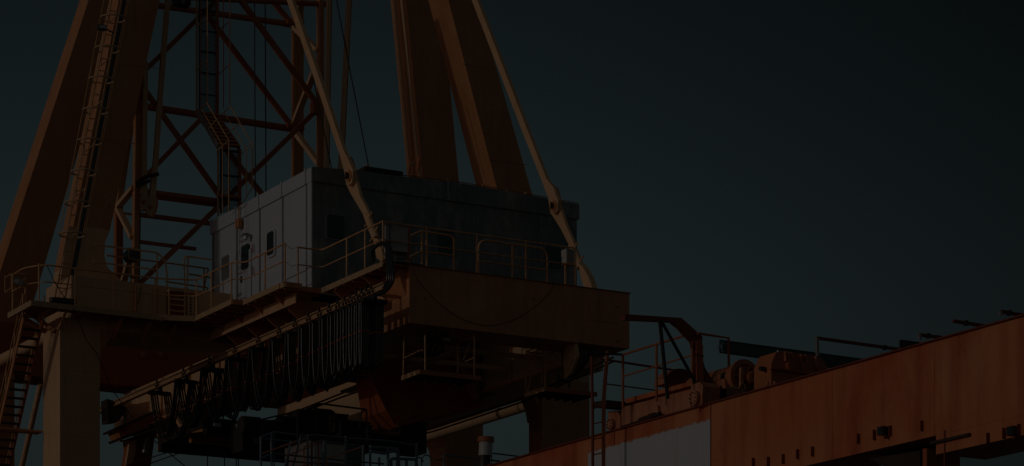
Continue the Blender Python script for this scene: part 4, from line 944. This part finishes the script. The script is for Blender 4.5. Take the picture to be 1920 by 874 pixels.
# -- equipment on the boom
eb = thing('trolley_bogie', (XB+.7,-20,ZB), 'rusty pinkish bogie box with round bearing housings on the boom girder', 'bogie')
XE = XB+.15
def bo_poly(t, pts, X, th, name, m): return MB().prism([U(*p, X=X) for p in pts], (th,0,0)).build(name, m, t)
bo_poly(eb, [(1165,764),(1313,725),(1313,762),(1165,802)], XE, 1.0, 'frame_box', M['boomtop'])
bo_poly(eb, [(1172,748),(1300,714),(1300,722),(1172,757)], XE+.1, .7, 'upper_rail', M['boom'])
bo_poly(eb, [(1140,772),(1156,770),(1163,780),(1163,806),(1146,808),(1141,795)], XE-.03, .2, 'axle_bracket', M['boomtop'])
bo_poly(eb, [(1296,722),(1312,716),(1318,724),(1316,758),(1300,764),(1296,750)], XE-.30, .45, 'axle_bracket', M['boomtop'])
for px, py, r in ((1148,796,.13),(1305,747,.16)):
    c = U(px, py, X=XE-(.04 if px < 1200 else .31)); bh = MB().disc(c, (-1,0,0), r, .08, 20).build('bearing_housing', M['boomtop'], eb)
    k = MB()
    for j in range(8): k.disc(c+Vector((-.08, r*.72*math.cos(j*.785), r*.72*math.sin(j*.785))), (-1,0,0), .016, .02, 6)
    k.build('bolts', M['grease'], bh)
MB().beam(U(1136,762,X=XE), U(1166,758,X=XE), .8, .12).build('end_plate', M['grease'], eb)
MB().tube([U(1201,789,X=XE-.12), U(1228,779,X=XE-.12)], .07, 14).build('cylinder', M['grease'], eb); MB().tube([U(1226,780,X=XE-.12), U(1238,776,X=XE-.12)], .05, 12).build('cylinder_cap', M['dark'], eb)
MB().tube([U(1165,801,X=XE-.1), U(1201,789,X=XE-.1)], .025, 8).build('rod', M['dark'], eb)
bo_poly(eb, [(1211,776),(1233,760),(1235,774),(1226,776)], XE-.06, .05, 'gusset', M['boomtop'])
bo_poly(eb, [(1313,732),(1345,722),(1400,730),(1390,745),(1313,763)], XE+.3, .8, 'rear_box', M['grease'])
gf = thing('gantry_frame', U(1318,740,X=XE), 'bent dark frame post with long arm and two slanting struts above the boom girder', 'frame')
Yg2 = U(1318,740,X=XE).y
fp = [(1302,762),(1304,700),(1306,668),(1300,640),(1275,613),(1262,603),(1172,599),(1172,589),(1278,596),(1317,631),(1317,670),(1322,690),(1352,737),(1345,745),(1318,752)]
MB().prism([U(*p, Y=Yg2) for p in fp], (0,.16,0)).build('post_and_arm', M['rustred'], gf)
MB().prism([U(*p, Y=Yg2-.02) for p in ((1305,716),(1304,640),(1312,636),(1317,650),(1317,700),(1318,716))], (0,-.03,0)).build('facing_plate', M['boom'], gf)
MB().beam(U(1237,600,Y=Yg2-.1), U(1252,748,Y=Yg2-.1), .06, .06).build('strut', M['dark'], gf); MB().beam(U(1239,600,Y=Yg2-.1), U(1311,730,Y=Yg2-.1), .05, .05).build('strut', M['dark'], gf)
br2 = thing('boom_railing', U(1168,755,X=XE-.3), 'rust red handrail around the bogie on the boom girder', 'railing')
XR2 = XE-.25
for px, a, b in ((1168,664,765),(1231,645,752),(1298,625,735)): MB().tube([U(px,a,X=XR2), U(px,b,X=XR2)], .03, 8).build('post', M['truss'], br2)
MB().tube([U(1168,665,X=XR2), U(1294,626,X=XR2)], .027, 8).build('top_rail', M['truss'], br2); MB().tube([U(1168,706,X=XR2), U(1298,666,X=XR2)], .018, 6).build('mid_rail', M['truss'], br2)
Ya = U(1168,665,X=XR2).y
MB().tube([U(1100,661,Y=Ya), U(1168,665,Y=Ya)], .027, 8).build('top_rail', M['dark'], br2)
MB().tube([U(1125,673,Y=Ya+1.5), U(1275,696,Y=Ya+1.5)], .027, 8).build('rear_rail', M['rustred'], br2); MB().tube([U(1137,720,Y=Ya+1.5), U(1230,732,Y=Ya+1.5)], .016, 8).build('rear_rail', M['rustred'], br2)
MB().tube([U(1244,690,Y=Ya+1.2), U(1244,712,Y=Ya+1.2)], .025, 8).build('post', M['rustred'], br2)
br3 = thing('drum_railing', U(1366,730,X=XB+.4), 'single rusty post with a short rail beside the winch drum', 'railing')
MB().tube([U(1308,625,Y=-22.5), U(1366,634,Y=-22.5), U(1367,731,Y=-22.5)], .03, 8).build('rail_and_post', M['truss'], br3)
MB().tube([U(1300,664,Y=-22.5), U(1319,668,Y=-22.5)], .018, 8).build('stub', M['rustred'], br3)
ld = thing('boom_ladder', U(1125,880,X=XB-.5), 'tall rust red ladder standing in front of the boom girder end', 'ladder')
Yl = U(1137,760,X=XB-.5).y
MB().tube([U(1109,668,Y=Yl), U(1111,760,Y=Yl), U(1112,1000,Y=Yl)], .035, 8).build('stile', M['rustred'], ld); MB().tube([U(1139,660,Y=Yl), U(1132,745,Y=Yl), U(1131,1000,Y=Yl)], .045, 8).build('stile', M['truss'], ld)
for py in (763, 792, 821, 850, 879): MB().tube([U(1112,py+3,Y=Yl), U(1131,py-1,Y=Yl)], .016, 6).build('rung', M['truss'], ld)
# winch drums and gearbox
wd = thing('winch_drum', U(1397,730,X=XB+.7), 'big flanged winch drum lying on the boom girder left of the gearbox', 'winch')
c = U(1397, 706, X=XB+.75)
fl_ = [V(c.x+.37*math.cos(R(a)), c.y, c.z+.37*math.sin(R(a))) for a in range(0,360,12)]; fi = [V(c.x+.27*math.cos(R(a)), c.y, c.z+.27*math.sin(R(a))) for a in range(0,360,12)]
k = MB(); n = len(fl_); o = Vector((0,.07,0)); k.add(fl_+fi+[p+o for p in fl_]+[p+o for p in fi], [(i,(i+1)%n,(i+1)%n+n,i+n) for i in range(n)]+[(i+2*n,i+3*n,(i+1)%n+3*n,(i+1)%n+2*n) for i in range(n)]+[(i,i+2*n,(i+1)%n+2*n,(i+1)%n) for i in range(n)]+[(i+n,(i+1)%n+n,(i+1)%n+3*n,i+3*n) for i in range(n)])
k.build('flange_ring', M['truss'], wd)
MB().tube([c+Vector((0,.08,0)), c+Vector((0,1.9,0))], .30, 28).build('drum_barrel', M['boomtop'], wd)
MB().disc(c+Vector((0,-.05,0)), (0,1,0), .1, .12, 14).build('hub', M['truss'], wd)
for a in range(0,360,60): MB().beam(c+Vector((.08*math.cos(R(a)),.03,.08*math.sin(R(a)))), c+Vector((.29*math.cos(R(a)),.03,.29*math.sin(R(a)))), .04, .05, (0,1,0)).build('spoke', M['truss'], wd)
MB().disc(c+Vector((.15,-.2,-.02)), (0,1,0), .14, .2, 18).build('bearing', M['truss'], wd)
MB().beam(U(1390,690,Y=c.y-.15), U(1389,728,Y=c.y-.15), .06, .06).build('pedestal', M['boomtop'], wd)
MB().tube([U(1370,724,Y=c.y-.2), U(1385,730,Y=c.y-.25), U(1392,715,Y=c.y-.25), U(1400,733,Y=c.y-.25)], .02, 6).build('pipe', M['rail'], wd)
MB().tube([U(1340,714,X=XB+.5), U(1358,706,X=XB+.5)], .09, 14).build('motor', M['boomtop'], wd); MB().tube([U(1357,707,X=XB+.5), U(1362,705,X=XB+.5)], .095, 14).build('motor_cap', M['dark'], wd)
bo_poly(wd, [(1343,714),(1358,710),(1360,728),(1352,731)], XB+.4, .1, 'motor_foot', M['boomtop'])
wc = thing('wheel_cowl', U(1270,720,X=XB+.5), 'rounded brownish cowl behind the bogie railing', 'cowl')
c = U(1277, 722, X=XB+.75); P = [V(c.x+.42*math.cos(R(a)), c.y, c.z+.36*math.sin(R(a))) for a in range(0,181,12)]
MB().prism(P, (0,.45,0)).build('cowl_shell', M['boomtop'], wc); MB().prism([p+Vector((0,-.02,.0)) for p in P], (0,.018,0)).build('cowl_face', M['rustred'], wc)
gb = thing('gearbox', U(1480,715,X=XB+.3), 'rust red gearbox with chamfered top and three round covers on the boom girder', 'gearbox')
Yq = U(1446,720,X=XB+.35).y
fp = [(1446,722),(1446,682),(1456,660),(1470,658),(1532,668),(1545,676),(1556,700),(1558,735),(1446,735)]
MB().prism([U(*p, Y=Yq) for p in fp], (0,.62,0)).build('casing', M['truss'], gb)
for px, py, r in ((1481,687,.115),(1508,691,.105),(1532,692,.06)):
    cc = U(px, py, Y=Yq); cv = MB().disc(cc, (0,-1,0), r, .07, 20).build('round_cover', M['truss'], gb); MB().disc(cc+Vector((0,-.07,0)), (0,-1,0), r*.8, .02, 20).build('cover_cap', M['red'], cv)
for px in (1471,1477,1483,1501,1510,1529):
    p_, q_ = U(px,659+(px-1470)*.16,Y=Yq-.03), U(px+2,677+(px-1470)*.16,Y=Yq-.03)
    MB().beam(p_, q_, .025, .08).build('rib', M['boomtop'], gb)
MB().beam(U(1444,690,Y=Yq-.04), U(1556,706,Y=Yq-.04), .1, .035).build('split_flange', M['truss'], gb)
cc = U(1459,661,Y=Yq); MB().disc(cc, (0,0,1), .03, .04, 10).build('breather', M['steel'], gb)
MB().tube([U(1425,691,Y=Yq+.2), U(1446,694,Y=Yq+.2)], .05, 12).build('input_shaft', M['grease'], gb)
for px in (1438, 1452): MB().tube([U(px,724,Y=Yq-.05), U(px+1,716,Y=Yq-.05)], .035, 8).build('foot_bolt', M['boomtop'], gb)
# mesh windscreen panels
mp_ = thing('mesh_guard', U(1350,660,Y=-20), 'long dark perforated guard panel running behind the gearbox', 'mesh panel')
Ymg = -22.0
def honey(P, t, nx, nz):
    a, b, c, d = [V(p) for p in P]; k = MB()
    for i in range(nx):
        for s in (1, -1):
            p = lerp(a, b, (i+.5)/nx); 
            t0_, t1_ = (i/nx, (i+nz*.55)/nx) if s > 0 else ((i+nz*.55)/nx, i/nx)
            if max(t0_, t1_) > 1: continue
            k.beam(lerp(a,b,t0_), lerp(d,c,t1_), .013, .004, (0,1,0))
    return k.build('mesh_infill', M['dark'], t)
P = [U(1350,638,Y=Ymg), U(1680,682,Y=Ymg), U(1680,706,Y=Ymg), U(1350,661,Y=Ymg)]
honey(P, mp_, 210, 10)
for a, b in ((0,1),(3,2),(0,3)): MB().beam(P[a], P[b], .02, .03, (0,1,0)).build('frame_bar', M['dark'], mp_)
MB().tube([U(1346,646,Y=Ymg), U(1346,652,Y=Ymg), U(1351,658,Y=Ymg)], .006, 5).build('tie_wire', M['wire'], mp_)
mp2 = thing('mesh_guard', U(1690,650,Y=-26), 'short dark perforated guard panel on the girder edge farther right', 'mesh panel')
Y2 = -27.5; P = [U(1690,638,Y=Y2), U(1790,652,Y=Y2), U(1790,674,Y=Y2), U(1690,660,Y=Y2)]
honey(P, mp2, 62, 10)
MB().beam(P[0], P[3], .08, .05, (0,1,0)).build('end_post', M['dark'], mp2); MB().beam(P[0], P[1], .02, .03, (0,1,0)).build('frame_bar', M['dark'], mp2)
def lrail(pts, Y, lab, clamp):
    t = thing('edge_rail', U(*pts[0], Y=Y), lab, 'railing', 'edge rails on the boom girder')
    MB().beam(U(*pts[0], Y=Y), U(*pts[1], Y=Y), .05, .06).build('rail', M['rustred'], t)
    if len(pts) > 2: MB().beam(U(*pts[0], Y=Y), U(*pts[2], Y=Y), .06, .06).build('post', M['steel'], t)
    c = U(*clamp, Y=Y-.05); MB().box(c.x-.035,c.x+.035,c.y-.04,c.y+.04,c.z-.045,c.z+.05).box(c.x-.06,c.x+.06,c.y-.02,c.y+.02,c.z-.02,c.z+.02).build('clamp', M['grease'], t)
lrail([(1532,634),(1700,657),(1533,668)], -25.0, 'edge rail with pale post right of the gearbox', (1659,652))
lrail([(1724,628),(1766,633),(1725,637)], -28.0, 'short rail stub with hooked end on the girder edge', (1740,630))
lrail([(1787,602),(1850,612)], -29.5, 'straight rail stub floating over the girder edge', (1811,606))
lrail([(1876,584),(1922,592),(1877,592)], -31.5, 'rail stub nearest the right edge of the picture', (1892,587))

# ---------------------------------------------------------------- small fixings that break up the big plates
def plate_detail(parent, X=None, Y=None, pix=(), r=.03, m='crane'):
    for px, py in pix:
        c = U(px, py, X=X, Y=Y); ax = (-1,0,0) if X is not None else (0,-1,0)
        MB().disc(c, ax, r, .03, 8).build('bolt_head', M[m], parent)
plate_detail(tb, Y=-1.5, pix=((796,560),(1158,576),(1158,640),(1000,560)), m='deck')
for px in (300, 690, 1330):
    pass
MB().prism([U(*p, Y=-1.502) for p in ((1105,560),(1150,566),(1150,606),(1105,600))], (0,-.012,0)).build('inspection_cover', M['beam'], tb)
for a, b in (((229,120),(296,128)), ((196,262),(255,270))):
    MB().beam(U(*a, Y=10.415), U(*b, Y=10.415), .012, .02, (0,0,1)).build('weld_seam', M['crane'], leg2)
for a, b in (((868,120),(932,129)), ((915,300),(989,309))):
    MB().beam(U(*a, Y=9.295), U(*b, Y=9.295), .012, .02, (0,0,1)).build('weld_seam', M['crane'], leg4)
for a, b in (((112,690),(186,700)), ((112,812),(187,822))):
    MB().beam(U(*a, Y=9.192), U(*b, Y=9.192), .012, .02, (0,0,1)).build('weld_seam', M['leg'], pf)
for px in (1560, 1752):
    y = U(px, 720, X=XB).y; MB().box(XB-.008, XB-.001, y-.01, y+.01, zb0, ZB).build('seam', M['boom'], bo)
# pipework and cable trays under the machinery platform
pw = thing('pipe_run', (5,3,-1.6), 'bundle of thin pipes and a cable tray running beneath the machinery platform between the girders', 'pipes')
for k in range(4): MB().tube([(4.1+k*.13, .3, -1.28), (4.1+k*.13, 8.5, -1.28)], .035, 8).build('pipe', M['rail' if k % 2 else 'crane'], pw)
MB().box(5.0, 5.35, .3, 8.5, -1.34, -1.28).build('cable_tray', M['leg'], pw)
for y in (1.2, 3.2, 5.2, 7.2): MB().box(3.81, 8.29, y, y+.09, -1.24, -1.1).build('hanger_beam', M['leg'], pw)
# rivet rows and rust-run drip ledges on the machinery house
for i in range(26):
    x = HX0+.2+i*.36
    if x < HX1-.1: MB().disc((x, HY0-.061, FZ+.05), (0,-1,0), .014, .012, 6).build('rivet', M['steel'], mh)
MB().box(HX0+.01, HX1, HY0-.03, HY0-.003, HZ0+.02, HZ0+.10).build('base_rail', M['gaskets'], mh)
